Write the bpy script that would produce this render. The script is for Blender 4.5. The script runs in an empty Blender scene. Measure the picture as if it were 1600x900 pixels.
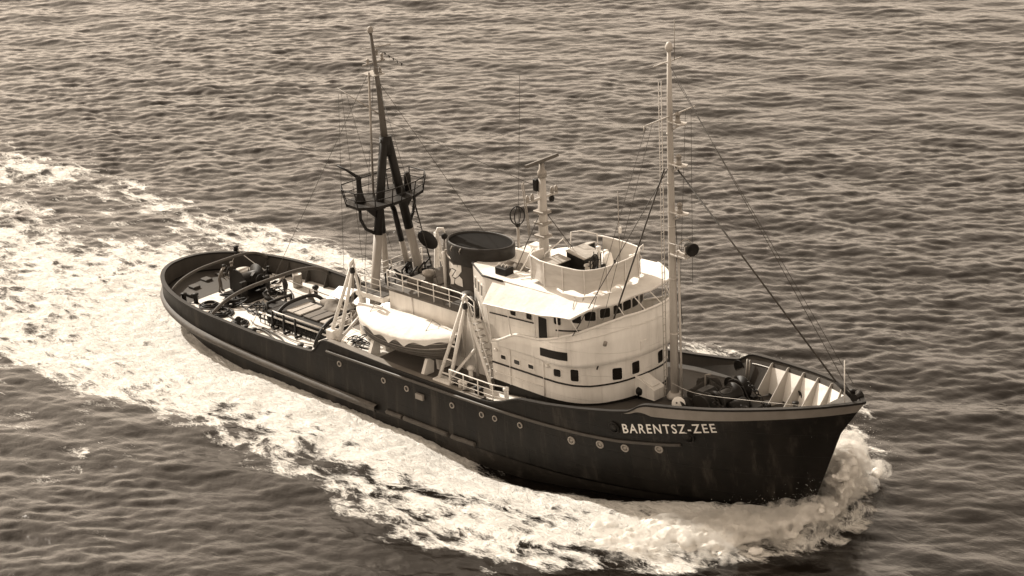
import bpy, math, random
import numpy as np
from mathutils import Vector, Matrix
from mathutils.bvhtree import BVHTree

random.seed(7)
RNG = np.random.default_rng(11)
SC = bpy.context.scene
COL = SC.collection
R = math.radians

# ------------------------------------------------------------------ camera
AZ, EL, DIST, FPX, ROLL = -0.7973953, 0.3588616, 130.8673, 3901.2, -0.0489803
TGT = Vector((22.0, 0.0, 7.4216))
fw = Vector((math.sin(AZ) * math.cos(EL), math.cos(AZ) * math.cos(EL), -math.sin(EL)))
rt = fw.cross(Vector((0, 0, 1))).normalized()
up = rt.cross(fw)
rt2 = rt * math.cos(ROLL) + up * math.sin(ROLL)
up2 = up * math.cos(ROLL) - rt * math.sin(ROLL)
cam_data = bpy.data.cameras.new('camera')
cam = bpy.data.objects.new('camera', cam_data)
COL.objects.link(cam)
M = Matrix((rt2, up2, -fw)).transposed().to_4x4()
M.translation = TGT - fw * DIST
cam.matrix_world = M
cam_data.sensor_width = 36.0
cam_data.lens = FPX / 1600 * 36.0
cam_data.clip_end = 20000
SC.camera = cam

# ------------------------------------------------------------------ sky and sun
SUN_AZ, SUN_EL = R(-85), R(37)          # sun stands abaft, a little to port
SDIR = Vector((math.sin(SUN_AZ) * math.cos(SUN_EL), math.cos(SUN_AZ) * math.cos(SUN_EL), math.sin(SUN_EL)))
world = bpy.data.worlds.new('World')
SC.world = world
world.use_nodes = True
wn = world.node_tree
sky = wn.nodes.new('ShaderNodeTexSky')
sky.sky_type = 'NISHITA'
sky.sun_disc = False
sky.sun_elevation = SUN_EL
sky.sun_rotation = SUN_AZ
sky.dust_density = 1.0
sky.air_density = 1.9
bw = wn.nodes.new('ShaderNodeRGBToBW')
tint = wn.nodes.new('ShaderNodeMix')
tint.data_type = 'RGBA'
tint.blend_type = 'MULTIPLY'
tint.inputs[0].default_value = 1.0
tint.inputs[7].default_value = (1.0, 0.82, 0.645, 1)     # the print's sepia tone
wn.links.new(sky.outputs[0], bw.inputs[0])
wn.links.new(bw.outputs[0], tint.inputs[6])
wn.links.new(tint.outputs[2], wn.nodes['Background'].inputs[0])
wn.nodes['Background'].inputs[1].default_value = 0.15

sun_data = bpy.data.lights.new('sun', 'SUN')
sun_data.energy = 3.3
sun_data.angle = R(0.53)
sun_data.color = (1.0, 0.925, 0.82)
sun = bpy.data.objects.new('sun', sun_data)
COL.objects.link(sun)
sun.rotation_euler = (-SDIR).to_track_quat('-Z', 'Y').to_euler()
sun.location = (-30, 8, 40)

SC.view_settings.view_transform = 'Standard'
SC.view_settings.look = 'None'
SC.view_settings.exposure = 0.9
SC.view_settings.gamma = 1.0
SC.render.engine = 'CYCLES'
SC.cycles.use_denoising = True
SC.cycles.max_bounces = 6
SC.cycles.volume_bounces = 1
SC.cycles.volume_step_rate = 4.0
SC.cycles.sample_clamp_indirect = 3.0
SC.cycles.sample_clamp_direct = 6.0

# ------------------------------------------------------------------ materials
def sep(v):
    a = min(1.0, v / 0.8) ** 0.5
    g = 0.82 + (0.965 - 0.82) * a
    b = 0.64 + (0.91 - 0.64) * a
    return (v, v * g, v * b, 1.0)

def nd(nt, kind, **kw):
    n = nt.nodes.new(kind)
    for k, v in kw.items():
        setattr(n, k, v)
    return n

def mat(name, v, rough=0.6, var=0.25, scale=2.0, streak=1.0, bump=0.0, v2=None, metal=0.0, coat=0.0, bscale=None, spec=0.5, plates=None, scuff=None):
    m = bpy.data.materials.new(name)
    m.use_nodes = True
    nt = m.node_tree
    b = nt.nodes['Principled BSDF']
    b.inputs['Roughness'].default_value = rough
    b.inputs['Metallic'].default_value = metal
    b.inputs['Specular IOR Level'].default_value = spec
    tc = nd(nt, 'ShaderNodeTexCoord')
    mp = nd(nt, 'ShaderNodeMapping')
    mp.inputs['Scale'].default_value = (scale, scale, scale / streak)
    nt.links.new(tc.outputs['Object'], mp.inputs[0])
    no = nd(nt, 'ShaderNodeTexNoise')
    no.inputs['Scale'].default_value = 1.0
    no.inputs['Detail'].default_value = 7.0
    no.inputs['Roughness'].default_value = 0.65
    nt.links.new(mp.outputs[0], no.inputs['Vector'])
    rp = nd(nt, 'ShaderNodeValToRGB')
    rp.color_ramp.elements[0].position = 0.3
    rp.color_ramp.elements[1].position = 0.72
    rp.color_ramp.elements[0].color = sep(v2 if v2 is not None else v * (1 - var))
    rp.color_ramp.elements[1].color = sep(min(0.88, v * (1 + var * 0.45)))
    nt.links.new(no.outputs[0], rp.inputs[0])
    if scuff:
        mp2 = nd(nt, 'ShaderNodeMapping'); mp2.inputs['Scale'].default_value = scuff[0]
        nt.links.new(tc.outputs['Object'], mp2.inputs[0])
        n3 = nd(nt, 'ShaderNodeTexNoise'); n3.inputs['Scale'].default_value = 1.0; n3.inputs['Detail'].default_value = 9.0; n3.inputs['Roughness'].default_value = 0.7
        nt.links.new(mp2.outputs[0], n3.inputs['Vector'])
        mr = nd(nt, 'ShaderNodeMapRange'); mr.inputs[1].default_value = 0.54; mr.inputs[2].default_value = 0.72; mr.inputs[4].default_value = scuff[2]
        nt.links.new(n3.outputs[0], mr.inputs[0])
        mc = nd(nt, 'ShaderNodeMix', data_type='RGBA')
        mc.inputs[7].default_value = sep(scuff[1])
        nt.links.new(mr.outputs[0], mc.inputs[0]); nt.links.new(rp.outputs[0], mc.inputs[6])
        nt.links.new(mc.outputs[2], b.inputs['Base Color'])
    else:
        nt.links.new(rp.outputs[0], b.inputs['Base Color'])
    rr = nd(nt, 'ShaderNodeMapRange')
    rr.inputs[3].default_value = max(0.05, rough - 0.12)
    rr.inputs[4].default_value = min(1.0, rough + 0.12)
    nt.links.new(no.outputs[0], rr.inputs[0])
    nt.links.new(rr.outputs[0], b.inputs['Roughness'])
    if bump:
        n2 = nd(nt, 'ShaderNodeTexNoise')
        n2.inputs['Scale'].default_value = bscale or 6.0
        n2.inputs['Detail'].default_value = 5.0
        nt.links.new(tc.outputs['Object'], n2.inputs['Vector'])
        bp = nd(nt, 'ShaderNodeBump')
        bp.inputs['Strength'].default_value = bump
        bp.inputs['Distance'].default_value = 0.05
        nt.links.new(n2.outputs[0], bp.inputs['Height'])
        nt.links.new(bp.outputs[0], b.inputs['Normal'])
    if plates:
        sx = nd(nt, 'ShaderNodeSeparateXYZ'); L = nt.links.new
        L(tc.outputs['Object'], sx.inputs[0])
        cx = nd(nt, 'ShaderNodeCombineXYZ')
        L(sx.outputs[0], cx.inputs[0]); L(sx.outputs[2], cx.inputs[1])
        br = nd(nt, 'ShaderNodeTexBrick')
        br.inputs['Scale'].default_value = 1.0
        br.inputs['Brick Width'].default_value = plates[0]
        br.inputs['Row Height'].default_value = plates[1]
        br.inputs['Mortar Size'].default_value = 0.018
        br.inputs['Mortar Smooth'].default_value = 0.6
        L(cx.outputs[0], br.inputs['Vector'])
        dn_ = nd(nt, 'ShaderNodeTexNoise')           # dents between frames
        dn_.inputs['Scale'].default_value = 0.8
        L(tc.outputs['Object'], dn_.inputs['Vector'])
        ad = nd(nt, 'ShaderNodeMath', operation='MULTIPLY_ADD')
        L(br.outputs['Fac'], ad.inputs[0]); ad.inputs[1].default_value = plates[2]; L(dn_.outputs[0], ad.inputs[2])
        b3 = nd(nt, 'ShaderNodeBump')
        b3.inputs['Strength'].default_value = 0.7
        b3.inputs['Distance'].default_value = 0.09
        L(ad.outputs[0], b3.inputs['Height'])
        if bump: L(bp.outputs[0], b3.inputs['Normal'])
        L(b3.outputs[0], b.inputs['Normal'])
    return m

WHITE = mat('white_paint', 0.82, 0.45, 0.24, 0.7, 4.0, 0.15, bscale=1.5, plates=(2.3, 1.35, -0.25), scuff=((2.2, 2.2, 0.22), 0.36, 0.45))
WHITE2 = mat('white_fittings', 0.78, 0.45, 0.12, 3.0)
CANVAS = mat('white_canvas', 0.80, 0.9, 0.14, 1.2, 1.0, 1.0, bscale=2.2)
DODGER = mat('dodger_canvas', 0.62, 0.9, 0.16, 1.1, 0.25, 0.5, bscale=1.6)
BLACK = mat('black_hull_paint', 0.012, 0.55, 0.8, 0.8, 6.0, 0.3, v2=0.004, bscale=1.1, spec=0.22, plates=(4.2, 1.25, 0.3), scuff=((1.6, 1.6, 0.16), 0.05, 0.8))
BOOT = mat('boot_topping', 0.020, 0.55, 0.4, 0.7, 3.0, 0.3, bscale=1.5, spec=0.25, scuff=((1.2, 1.2, 0.6), 0.07, 0.7))
DARK = mat('dark_paint', 0.014, 0.55, 0.4, 2.0, spec=0.25)
DARKB = mat('bulwark_inside_paint', 0.055, 0.6, 0.5, 0.8, 4.0, 0.2, bscale=1.4)
FENDER = mat('worn_fender', 0.075, 0.7, 0.6, 1.5, 0.2, 0.4)
BAND = mat('light_bow_band', 0.26, 0.55, 0.25, 0.8, 2.5, 0.15)
DECK = mat('scrubbed_deck', 0.80, 0.75, 0.25, 0.9, 1.0, 0.2, scuff=((0.9, 1.3, 1.0), 0.30, 0.7))
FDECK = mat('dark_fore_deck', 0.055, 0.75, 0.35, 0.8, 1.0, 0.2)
SDECK = mat('side_deck', 0.13, 0.75, 0.3, 0.8, 1.0, 0.2)  # boat deck colour darkened for the lifeboat's shade; hatches share it
TOPM = mat('topmast_paint', 0.11, 0.55, 0.3, 2.0, 4.0)
MASTP = mat('mast_buff_paint', 0.32, 0.5, 0.2, 2.0, 4.0)
MASTG = mat('fore_mast_paint', 0.50, 0.5, 0.2, 2.0, 4.0)
FUNNEL = mat('funnel_paint', 0.06, 0.45, 0.25, 1.0)
COWL = mat('funnel_cowl_paint', 0.022, 0.5, 0.4, 1.5, 2.0, 0.3, spec=0.3)
RADAR = mat('radar_paint', 0.10, 0.6, 0.3, 2.0)
WIRE = mat('wire_rope', 0.05, 0.7, 0.3, 4.0)
ROPE = mat('manila_rope', 0.28, 0.9, 0.3, 6.0, 1.0, 0.4)
WOOD = mat('weathered_wood', 0.42, 0.8, 0.35, 2.0, 0.15, 0.3)
TARP = mat('grey_tarpaulin', 0.22, 0.9, 0.6, 1.6, 1.0, 0.9, bscale=3.0)
BOATP = mat('boat_varnish', 0.09, 0.5, 0.3, 1.5)
BRASS = mat('porthole_rim', 0.30, 0.5, 0.2, 5.0)
SKIN = mat('skin', 0.35, 0.6, 0.1, 8.0)
CLOTH = mat('work_clothes', 0.035, 0.9, 0.3, 6.0)
CLOTH2 = mat('boiler_suit', 0.12, 0.9, 0.3, 6.0)
STEEL = mat('galvanised_steel', 0.32, 0.45, 0.25, 3.0, metal=0.3)

def glass_mat():
    m = bpy.data.materials.new('dark_window_glass')
    m.use_nodes = True
    b = m.node_tree.nodes['Principled BSDF']
    b.inputs['Base Color'].default_value = sep(0.012)
    b.inputs['Roughness'].default_value = 0.06
    b.inputs['IOR'].default_value = 1.5
    return m
GLASS = glass_mat()

# ------------------------------------------------------------------ mesh helpers
class MB:
    def __init__(self):
        self.v, self.f, self.s = [], [], []
    def add(self, vs, fs, smooth=False):
        o = len(self.v)
        self.v.extend([tuple(p) for p in vs])
        for f in fs:
            self.f.append(tuple(i + o for i in f))
            self.s.append(smooth)
        return self
    def box(self, x0, x1, y0, y1, z0, z1):
        vs = [(x, y, z) for z in (z0, z1) for y in (y0, y1) for x in (x0, x1)]
        return self.add(vs, [(0, 2, 3, 1), (4, 5, 7, 6), (0, 1, 5, 4), (2, 6, 7, 3), (0, 4, 6, 2), (1, 3, 7, 5)])
    def obox(self, c, ax, ay, az, sx, sy, sz):
        c, ax, ay, az = Vector(c), Vector(ax).normalized(), Vector(ay).normalized(), Vector(az).normalized()
        vs = [c + ax * (i * sx / 2) + ay * (j * sy / 2) + az * (k * sz / 2) for k in (-1, 1) for j in (-1, 1) for i in (-1, 1)]
        return self.add(vs, [(0, 2, 3, 1), (4, 5, 7, 6), (0, 1, 5, 4), (2, 6, 7, 3), (0, 4, 6, 2), (1, 3, 7, 5)])
    def bevbox(self, x0, x1, y0, y1, z0, z1, b=0.05):
        """box with chamfered edges"""
        vs, idx = [], {}
        for sz, z in ((-1, z0), (1, z1)):
            for sy, y in ((-1, y0), (1, y1)):
                for sx, x in ((-1, x0), (1, x1)):
                    idx[(sx, sy, sz)] = len(vs)
                    vs += [(x, y - sy * b, z - sz * b), (x - sx * b, y, z - sz * b), (x - sx * b, y - sy * b, z)]
        I = lambda sx, sy, sz, a: idx[(sx, sy, sz)] + a
        fs = []
        for s in (-1, 1):
            q = [(-1, -1), (1, -1), (1, 1), (-1, 1)]
            fs.append(tuple(I(s, a, c, 0) for a, c in (q if s > 0 else q[::-1])))
            fs.append(tuple(I(a, s, c, 1) for a, c in (q[::-1] if s > 0 else q)))
            fs.append(tuple(I(a, c, s, 2) for a, c in (q if s > 0 else q[::-1])))
        for a in (-1, 1):
            for c in (-1, 1):
                fs.append((I(a, c, -1, 0), I(a, c, 1, 0), I(a, c, 1, 1), I(a, c, -1, 1)))
                fs.append((I(a, -1, c, 0), I(a, 1, c, 0), I(a, 1, c, 2), I(a, -1, c, 2)))
                fs.append((I(-1, a, c, 1), I(1, a, c, 1), I(1, a, c, 2), I(-1, a, c, 2)))
                for d in (-1, 1):
                    fs.append((I(a, c, d, 0), I(a, c, d, 1), I(a, c, d, 2)))
        return self.add(vs, fs)
    def tube(self, pts, r, n=8, closed=False, caps=True):
        pts = [Vector(p) for p in pts]
        m = len(pts)
        rs = [r] * m if isinstance(r, (int, float)) else list(r)
        tang = []
        for i in range(m):
            if closed:
                t = pts[(i + 1) % m] - pts[i - 1]
            else:
                t = pts[min(i + 1, m - 1)] - pts[max(i - 1, 0)]
            tang.append(t.normalized())
        ref = Vector((0, 0, 1)) if abs(tang[0].z) < 0.9 else Vector((1, 0, 0))
        u = tang[0].cross(ref).normalized()
        vs = []
        for i in range(m):
            u = (u - tang[i] * u.dot(tang[i]))
            u = u.normalized() if u.length > 1e-6 else tang[i].orthogonal().normalized()
            w = tang[i].cross(u)
            for k in range(n):
                a = 2 * math.pi * k / n
                vs.append(pts[i] + (u * math.cos(a) + w * math.sin(a)) * rs[i])
        fs = []
        for i in range(m if closed else m - 1):
            j = (i + 1) % m
            for k in range(n):
                l = (k + 1) % n
                fs.append((i * n + k, i * n + l, j * n + l, j * n + k))
        self.add(vs, fs, True)
        if caps and not closed:
            o = len(self.v) - len(vs)
            self.f.append(tuple(o + k for k in range(n))[::-1]); self.s.append(False)
            self.f.append(tuple(o + (m - 1) * n + k for k in range(n))); self.s.append(False)
        return self
    def lathe(self, prof, c, n=20, axis=(0, 0, 1), ex=1.0, ey=1.0, smooth=True):
        az = Vector(axis).normalized()
        ax = az.orthogonal().normalized() if abs(az.z) < 0.999 else Vector((1, 0, 0))
        ay = az.cross(ax)
        c = Vector(c)
        vs, fs = [], []
        for r, z in prof:
            for k in range(n):
                a = 2 * math.pi * k / n
                vs.append(c + ax * (r * ex * math.cos(a)) + ay * (r * ey * math.sin(a)) + az * z)
        for i in range(len(prof) - 1):
            for k in range(n):
                l = (k + 1) % n
                fs.append((i * n + k, i * n + l, (i + 1) * n + l, (i + 1) * n + k))
        self.add(vs, fs, smooth)
        o = len(self.v) - len(vs)
        if prof[0][0] > 1e-4:
            self.f.append(tuple(o + k for k in range(n))[::-1]); self.s.append(False)
        if prof[-1][0] > 1e-4:
            self.f.append(tuple(o + (len(prof) - 1) * n + k for k in range(n))); self.s.append(False)
        return self
    def rows(self, rows, smooth=True, closed=False, flip=False):
        n = len(rows[0])
        vs = [p for r in rows for p in r]
        fs = []
        for i in range(len(rows) - 1):
            for k in range(n if closed else n - 1):
                l = (k + 1) % n
                q = (i * n + k, i * n + l, (i + 1) * n + l, (i + 1) * n + k)
                fs.append(q[::-1] if flip else q)
        return self.add(vs, fs, smooth)
    def poly_prism(self, poly, d):
        """poly: 3d points of a planar face, d: extrusion vector"""
        n = len(poly)
        d = Vector(d)
        vs = [Vector(p) for p in poly] + [Vector(p) + d for p in poly]
        fs = [tuple(range(n))[::-1], tuple(range(n, 2 * n))]
        fs += [(i, (i + 1) % n, n + (i + 1) % n, n + i) for i in range(n)]
        return self.add(vs, fs)
    def mesh(self, name):
        me = bpy.data.meshes.new(name)
        me.from_pydata(self.v, [], self.f)
        me.polygons.foreach_set('use_smooth', self.s)
        me.update()
        return me
    def build(self, name, m, parent=None):
        me = self.mesh(name)
        me.materials.append(m)
        o = bpy.data.objects.new(name, me)
        COL.objects.link(o)
        if parent is not None:
            o.parent = parent
        return o

def empty(name, loc=(0, 0, 0), parent=None):
    o = bpy.data.objects.new(name, None)
    o.empty_display_size = 0.5
    o.location = loc
    COL.objects.link(o)
    if parent is not None:
        o.parent = parent
    return o

def tag(o, label=None, cat=None, group=None, kind=None):
    if label: o['label'] = label
    if cat: o['category'] = cat
    if group: o['group'] = group
    if kind: o['kind'] = kind
    return o

def share(name, me, parent, loc=(0, 0, 0), mw=None):
    o = bpy.data.objects.new(name, me)
    COL.objects.link(o)
    o.parent = parent
    if mw is not None:
        o.matrix_local = mw
    else:
        o.location = loc
    return o

def smooth_lerp(xs, ys):
    xs, ys = np.array(xs, float), np.array(ys, float)
    def f(x):
        return float(np.interp(x, xs, ys))
    return f

def arc(c, r, a0, a1, n, ax=(1, 0, 0), ay=(0, 0, 1)):
    c, ax, ay = Vector(c), Vector(ax), Vector(ay)
    return [c + ax * (r * math.cos(a0 + (a1 - a0) * i / n)) + ay * (r * math.sin(a0 + (a1 - a0) * i / n)) for i in range(n + 1)]

def sag(a, b, s, n=10):
    a, b = Vector(a), Vector(b)
    return [a.lerp(b, i / n) - Vector((0, 0, s * 4 * (i / n) * (1 - i / n))) for i in range(n + 1)]

def noise_np(shape, beta, seed):
    """periodic fractal noise, unit std"""
    rg = np.random.default_rng(seed)
    ny, nx = shape
    ky = np.fft.fftfreq(ny)[:, None] * ny
    kx = np.fft.fftfreq(nx)[None, :] * nx
    k = np.sqrt(kx ** 2 + ky ** 2)
    k[0, 0] = 1
    a = (rg.normal(size=shape) + 1j * rg.normal(size=shape)) * k ** (-beta)
    a[0, 0] = 0
    h = np.fft.ifft2(a).real
    return h / h.std()

# ------------------------------------------------------------------ hull form (real metres, x forward, y to port)
X_STERN, X_BOW = -6.5, 45.0
rail_z = smooth_lerp([-6.5, -3, 2, 6, 9, 10.7, 11.0, 11.25, 11.5, 11.8, 12.3, 18, 24.2, 24.9, 25.6, 26.3, 26.9, 28.6, 30.8, 32.9, 33.9, 34.2, 34.5, 34.8, 35.1, 36.7, 38.5, 41.2, 43.6, 45.2],
                     [2.75, 2.62, 2.45, 2.32, 2.38, 2.48, 2.58, 2.85, 3.2, 3.42, 3.45, 3.22, 3.18, 3.24, 3.45, 3.75, 3.95, 4.12, 4.45, 4.82, 5.05, 5.2, 5.42, 5.58, 5.66, 5.85, 6.08, 6.5, 6.86, 7.12])
deck_z = smooth_lerp([-6.5, -2, 5, 11.35, 11.36, 18, 24.5, 28, 31, 33.5, 37, 45], [1.62, 1.5, 1.4, 1.4, 3.2, 3.08, 3.08, 3.45, 3.85, 4.05, 4.12, 4.3])
strake_z = smooth_lerp([-6.5, 11, 12.2, 24, 28, 31, 33, 36, 45.0], [1.5, 1.25, 2.9, 2.95, 3.0, 3.08, 3.2, 3.6, 5.4])
fend_z = smooth_lerp([-6.5, -3, 0, 6, 11, 16.2, 30, 45], [1.75, 1.5, 1.25, 0.9, 0.72, 0.62, 0.5, 0.9])

def brd(x, x0, x1, B, Ls, p, xb, q, r):
    if x <= x0 or x >= x1:
        return 0.0
    b = B
    if x < x0 + Ls:
        u = (x0 + Ls - x) / Ls
        b *= max(0.0, 1 - u ** p) ** (1 / p)
    if x > xb:
        u = (x - xb) / (x1 - xb)
        b *= max(0.0, 1 - u ** q) ** r
    return b

# level: (x0, x1, B, Ls, p, xb, q, r, zfunc)
LV = [
    (-6.50, 45.0, 4.70, 9.0, 2.15, 22, 3.5, 0.85, rail_z),
    (-6.42, 43.6, 4.74, 9.0, 2.15, 21, 3.0, 0.92, strake_z),
    (-6.35, 41.9, 4.76, 9.4, 2.10, 20, 2.6, 0.97, fend_z),
    (-5.20, 40.7, 4.72, 11.0, 1.9, 18, 2.2, 1.0, lambda x: 0.0),
    (-3.00, 39.9, 4.60, 12.0, 1.7, 17, 2.0, 1.05, lambda x: -1.1),
    (1.0, 39.0, 3.6, 13.0, 1.6, 16, 1.9, 1.1, lambda x: -2.6),
    (4.0, 38.0, 0.5, 12.0, 1.6, 16, 1.8, 1.1, lambda x: -3.7),
]
NT = 260
def outline(lv, n=NT):
    x0, x1 = lv[0], lv[1]
    pts = []
    for i in range(n + 1):
        t = i / n
        a = t * math.pi
        s = 0.5 * (1 - math.cos(a)) * 0.45 + t * 0.55          # denser at the ends
        x = x0 + (x1 - x0) * s
        if t < 0.02 or t > 0.98: pass
        pts.append((x, brd(x, *lv[:8])))
    pts[0] = (x0, 0.0); pts[-1] = (x1, 0.0)
    return pts

tug = empty('ocean_tug', (0, 0, 0))
tag(tug, 'black hulled ocean tug with white superstructure and two masts, steaming through foam', 'tug')

outs = [outline(l) for l in LV]
hb = MB()
for side in (-1, 1):
    rows = []
    for l, o in zip(LV, outs):
        rows.append([(x, side * b, l[8](x)) for x, b in o])
    hb.rows(rows, True, flip=(side > 0))
hull = hb.build('hull', BLACK, tug)
bvh = BVHTree.FromPolygons([Vector(v) for v in hb.v], hb.f)
def hit(x, z, side=-1):
    loc, nor, i, d = bvh.ray_cast(Vector((x, side * 30, z)), Vector((0, -side, 0)))
    if loc is None:
        loc, nor = Vector((x, side * 4.7, z)), Vector((0, side, 0))
    if nor.y * side < 0:
        nor = -nor
    return loc, nor

def plan_off(o, d):
    """inward offset of a half outline (x, b>=0) by d"""
    out = []
    n = len(o)
    for i in range(n):
        a, c = o[max(0, i - 1)], o[min(n - 1, i + 1)]
        tx, ty = c[0] - a[0], c[1] - a[1]
        if i == 0: tx, ty = 0, 1
        if i == n - 1: tx, ty = 0.4, -1
        L = math.hypot(tx, ty) or 1
        out.append((o[i][0] + ty / L * d, max(0.0, o[i][1] - tx / L * d)))
    return out

# bulwark inner skin, cap rail, decks
rail_o = outs[0]
in_o = plan_off(rail_o, 0.14)
def seg(o, xa, xb):
    return [p for p in o if xa <= p[0] <= xb]
def deck_b(x, b, z=None):
    """half breadth of the deck edge inside the shell"""
    if x < 26: return max(0.0, b - 0.03)
    loc, nor, i_, d_ = bvh.ray_cast(Vector((x, -30, deck_z(x) if z is None else z)), Vector((0, 1, 0)))
    h = -loc.y if loc is not None else 0.0
    return max(0.0, min(b - 0.03, h - 0.14))
for nm, xa, xb in (('aft_bulwark_lining', -7, 11.6), ('fore_bulwark_lining', 24.6, 45)):
    m = MB()
    for side in (-1, 1):
        top, bot = [], []
        for x, b in seg(in_o, xa, xb):
            top.append((x, side * b, rail_z(x) - 0.02))
            zl = min(rail_z(x) - 0.03, max(deck_z(x) - 0.05, 7.12 - (45 - x) * 1.3 + 0.55))
            bot.append((x, side * deck_b(x, b, zl), zl))
        m.rows([top, bot], True, flip=(side < 0))
    m.build(nm, DARKB, tug)
m = MB()
for side in (-1, 1):
    ra, rb, rc, rd = [], [], [], []
    oo, ii = plan_off(rail_o, -0.05), plan_off(rail_o, 0.20)
    for k, (x, b) in enumerate(rail_o):
        z = rail_z(x)
        ra.append((oo[k][0], side * oo[k][1], z - 0.05)); rb.append((oo[k][0], side * oo[k][1], z + 0.05))
        rc.append((ii[k][0], side * ii[k][1], z + 0.05)); rd.append((ii[k][0], side * ii[k][1], z - 0.05))
    m.rows([ra, rb, rc, rd, ra], False, flip=(side > 0))
m.build('cap_rail', DARK, hull)

def deck(name, xa, xb, mtl, par, dz=0.0):
    m = MB()
    L_ = seg(in_o, xa, min(xb, 42.9))
    ys = [-1, -0.66, -0.33, 0, 0.33, 0.66, 1]
    rows = []
    for x, b in L_:
        b = max(deck_b(x, b) + 0.01, 0.01)
        rows.append([(x, t * b, deck_z(x) + dz + 0.10 * (1 - t * t)) for t in ys])
    m.rows(rows, True)
    return m.build(name, mtl, par)
aft_deck = deck('aft_deck', -6.6, 11.33, DECK, tug)
boat_deck = deck('boat_deck', 11.37, 26.0, SDECK, tug)
fore_deck = deck('fore_deck', 25.95, 44.9, FDECK, tug)
deck('dark_stern_deck', -6.6, -2.55, FDECK, aft_deck, 0.012)  # darker deck panel laid over the stern
MB().box(11.30, 11.42, -4.55, 4.55, 1.3, 3.2).build('deck_break_bulkhead', WHITE, tug)
# boat deck strips painted light where the sun falls, abreast of the casing
for xa, xb, ya, yb in ((11.6, 15.6, -4.45, -2.2), (22.4, 26.6, -4.42, -3.3)):
    mb = MB()
    rws = []
    for i in range(13):
        x = xa + (xb - xa) * i / 12
        rws.append([(x, ya, deck_z(x) + 0.10 * (1 - (ya / 4.6) ** 2) + 0.012), (x, yb, deck_z(x) + 0.10 * (1 - (yb / 4.6) ** 2) + 0.012)])
    mb.rows(rws, True, flip=True)
    mb.build('sunlit_deck_strip', DECK, boat_deck)

# light band along the bow and boot topping, laid on the lofted shell
def shell_strip(la, lb, fa, fb, cond, off):
    """strip of the shell between hull levels la and lb, from fraction fa(x) to fb(x) down, set off by off"""
    m = MB()
    for side in (-1, 1):
        rows = []
        for j in range(5):
            r = []
            for (xa, ba), (xb, bb) in zip(outs[la], outs[lb]):
                if not cond(xa): continue
                A = Vector((xa, side * ba, LV[la][8](xa))); B = Vector((xb, side * bb, LV[lb][8](xb)))
                f = fa(xa) + (fb(xa) - fa(xa)) * j / 4
                p = A.lerp(B, f)
                r.append(p + Vector((0.35 * off if xa > 35 else 0, side * off, 0)))
            rows.append(r)
        m.rows(rows, True, flip=(side > 0))
    return m
bandw = lambda x: 0.03 + 0.42 * min(1, max(0.0, (x - 33.7) / 1.9)) * (1 - 0.15 * max(0, (x - 40) / 5)) * 1.3 / max(1.0, rail_z(x) - strake_z(x))
shell_strip(0, 1, lambda x: 0.02, bandw, lambda x: x > 33.6, 0.014).build('bow_band', BAND, hull)
shell_strip(2, 4, lambda x: 0.12, lambda x: 0.95, lambda x: True, 0.010).build('boot_topping', BOOT, hull)

# rubbing strakes / fenders
def strake(name, x0, x1, zf, r, mtl, n=60, flat=1.0, sides=(-1, 1)):
    for side in sides:
        m = MB()
        pts = []
        for i in range(n + 1):
            x = x0 + (x1 - x0) * i / n
            p, nn = hit(x, zf(x), side)
            pts.append(p + nn * (r * 0.35))
        m.tube(pts, r, 8)
        m.build(name, mtl, hull)
# main fender runs right round the stern
m = MB()
fo = plan_off(outs[2], -0.07)
pts = [(x, -b, fend_z(x)) for x, b in fo if x < 16.2][::-1] + [(x, b, fend_z(x)) for x, b in fo if x < 16.2][1:]
sec = [(-0.02, -0.20), (0.20, -0.15), (0.24, 0.0), (0.20, 0.15), (-0.02, 0.20)]
cen = []
for k, p in enumerate(pts):
    a, c = Vector(pts[max(0, k - 1)]), Vector(pts[min(len(pts) - 1, k + 1)])
    t = (c - a); t.z = 0; t.normalize()
    nrm = Vector((-t.y, t.x, 0))
    if nrm.dot(Vector((p[0] - 12, p[1], 0))) < 0 and abs(p[1]) < 3: nrm = -nrm
    if abs(p[1]) >= 3 and nrm.y * p[1] < 0: nrm = -nrm
    cen.append([Vector(p) + nrm * s + Vector((0, 0, z)) for s, z in sec])
m.rows(cen, True)
m.build('stern_fender', FENDER, hull)
for xa, xb in ((16.9, 18.1), (18.25, 21.6), (21.9, 23.6)):
    strake('rubbing_bar', xa, xb, fend_z, 0.13, FENDER, 14)
strake('knuckle_strake', 12.2, 36.5, strake_z, 0.085, mat('strake_paint', 0.06, 0.5, 0.4, 1.0), 80)

# sheer gutter plate along the boat deck
EDGEP = mat('edge_plate_paint', 0.22, 0.6, 0.3, 0.8)
for side in (-1, 1):
    m = MB()
    a, b, c = [], [], []
    for i in range(41):
        x = 12.2 + 11.9 * i / 40
        p, nn = hit(x, rail_z(x) - 0.1, side)
        a.append((x, p.y, rail_z(x) + 0.056)); b.append((x, p.y - side * 0.42, rail_z(x) + 0.056)); c.append((x, p.y - side * 0.42, 3.0))
    m.rows([a, b, c], False, flip=(side < 0))
    m.build('deck_edge_plate', EDGEP, hull)

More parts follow.
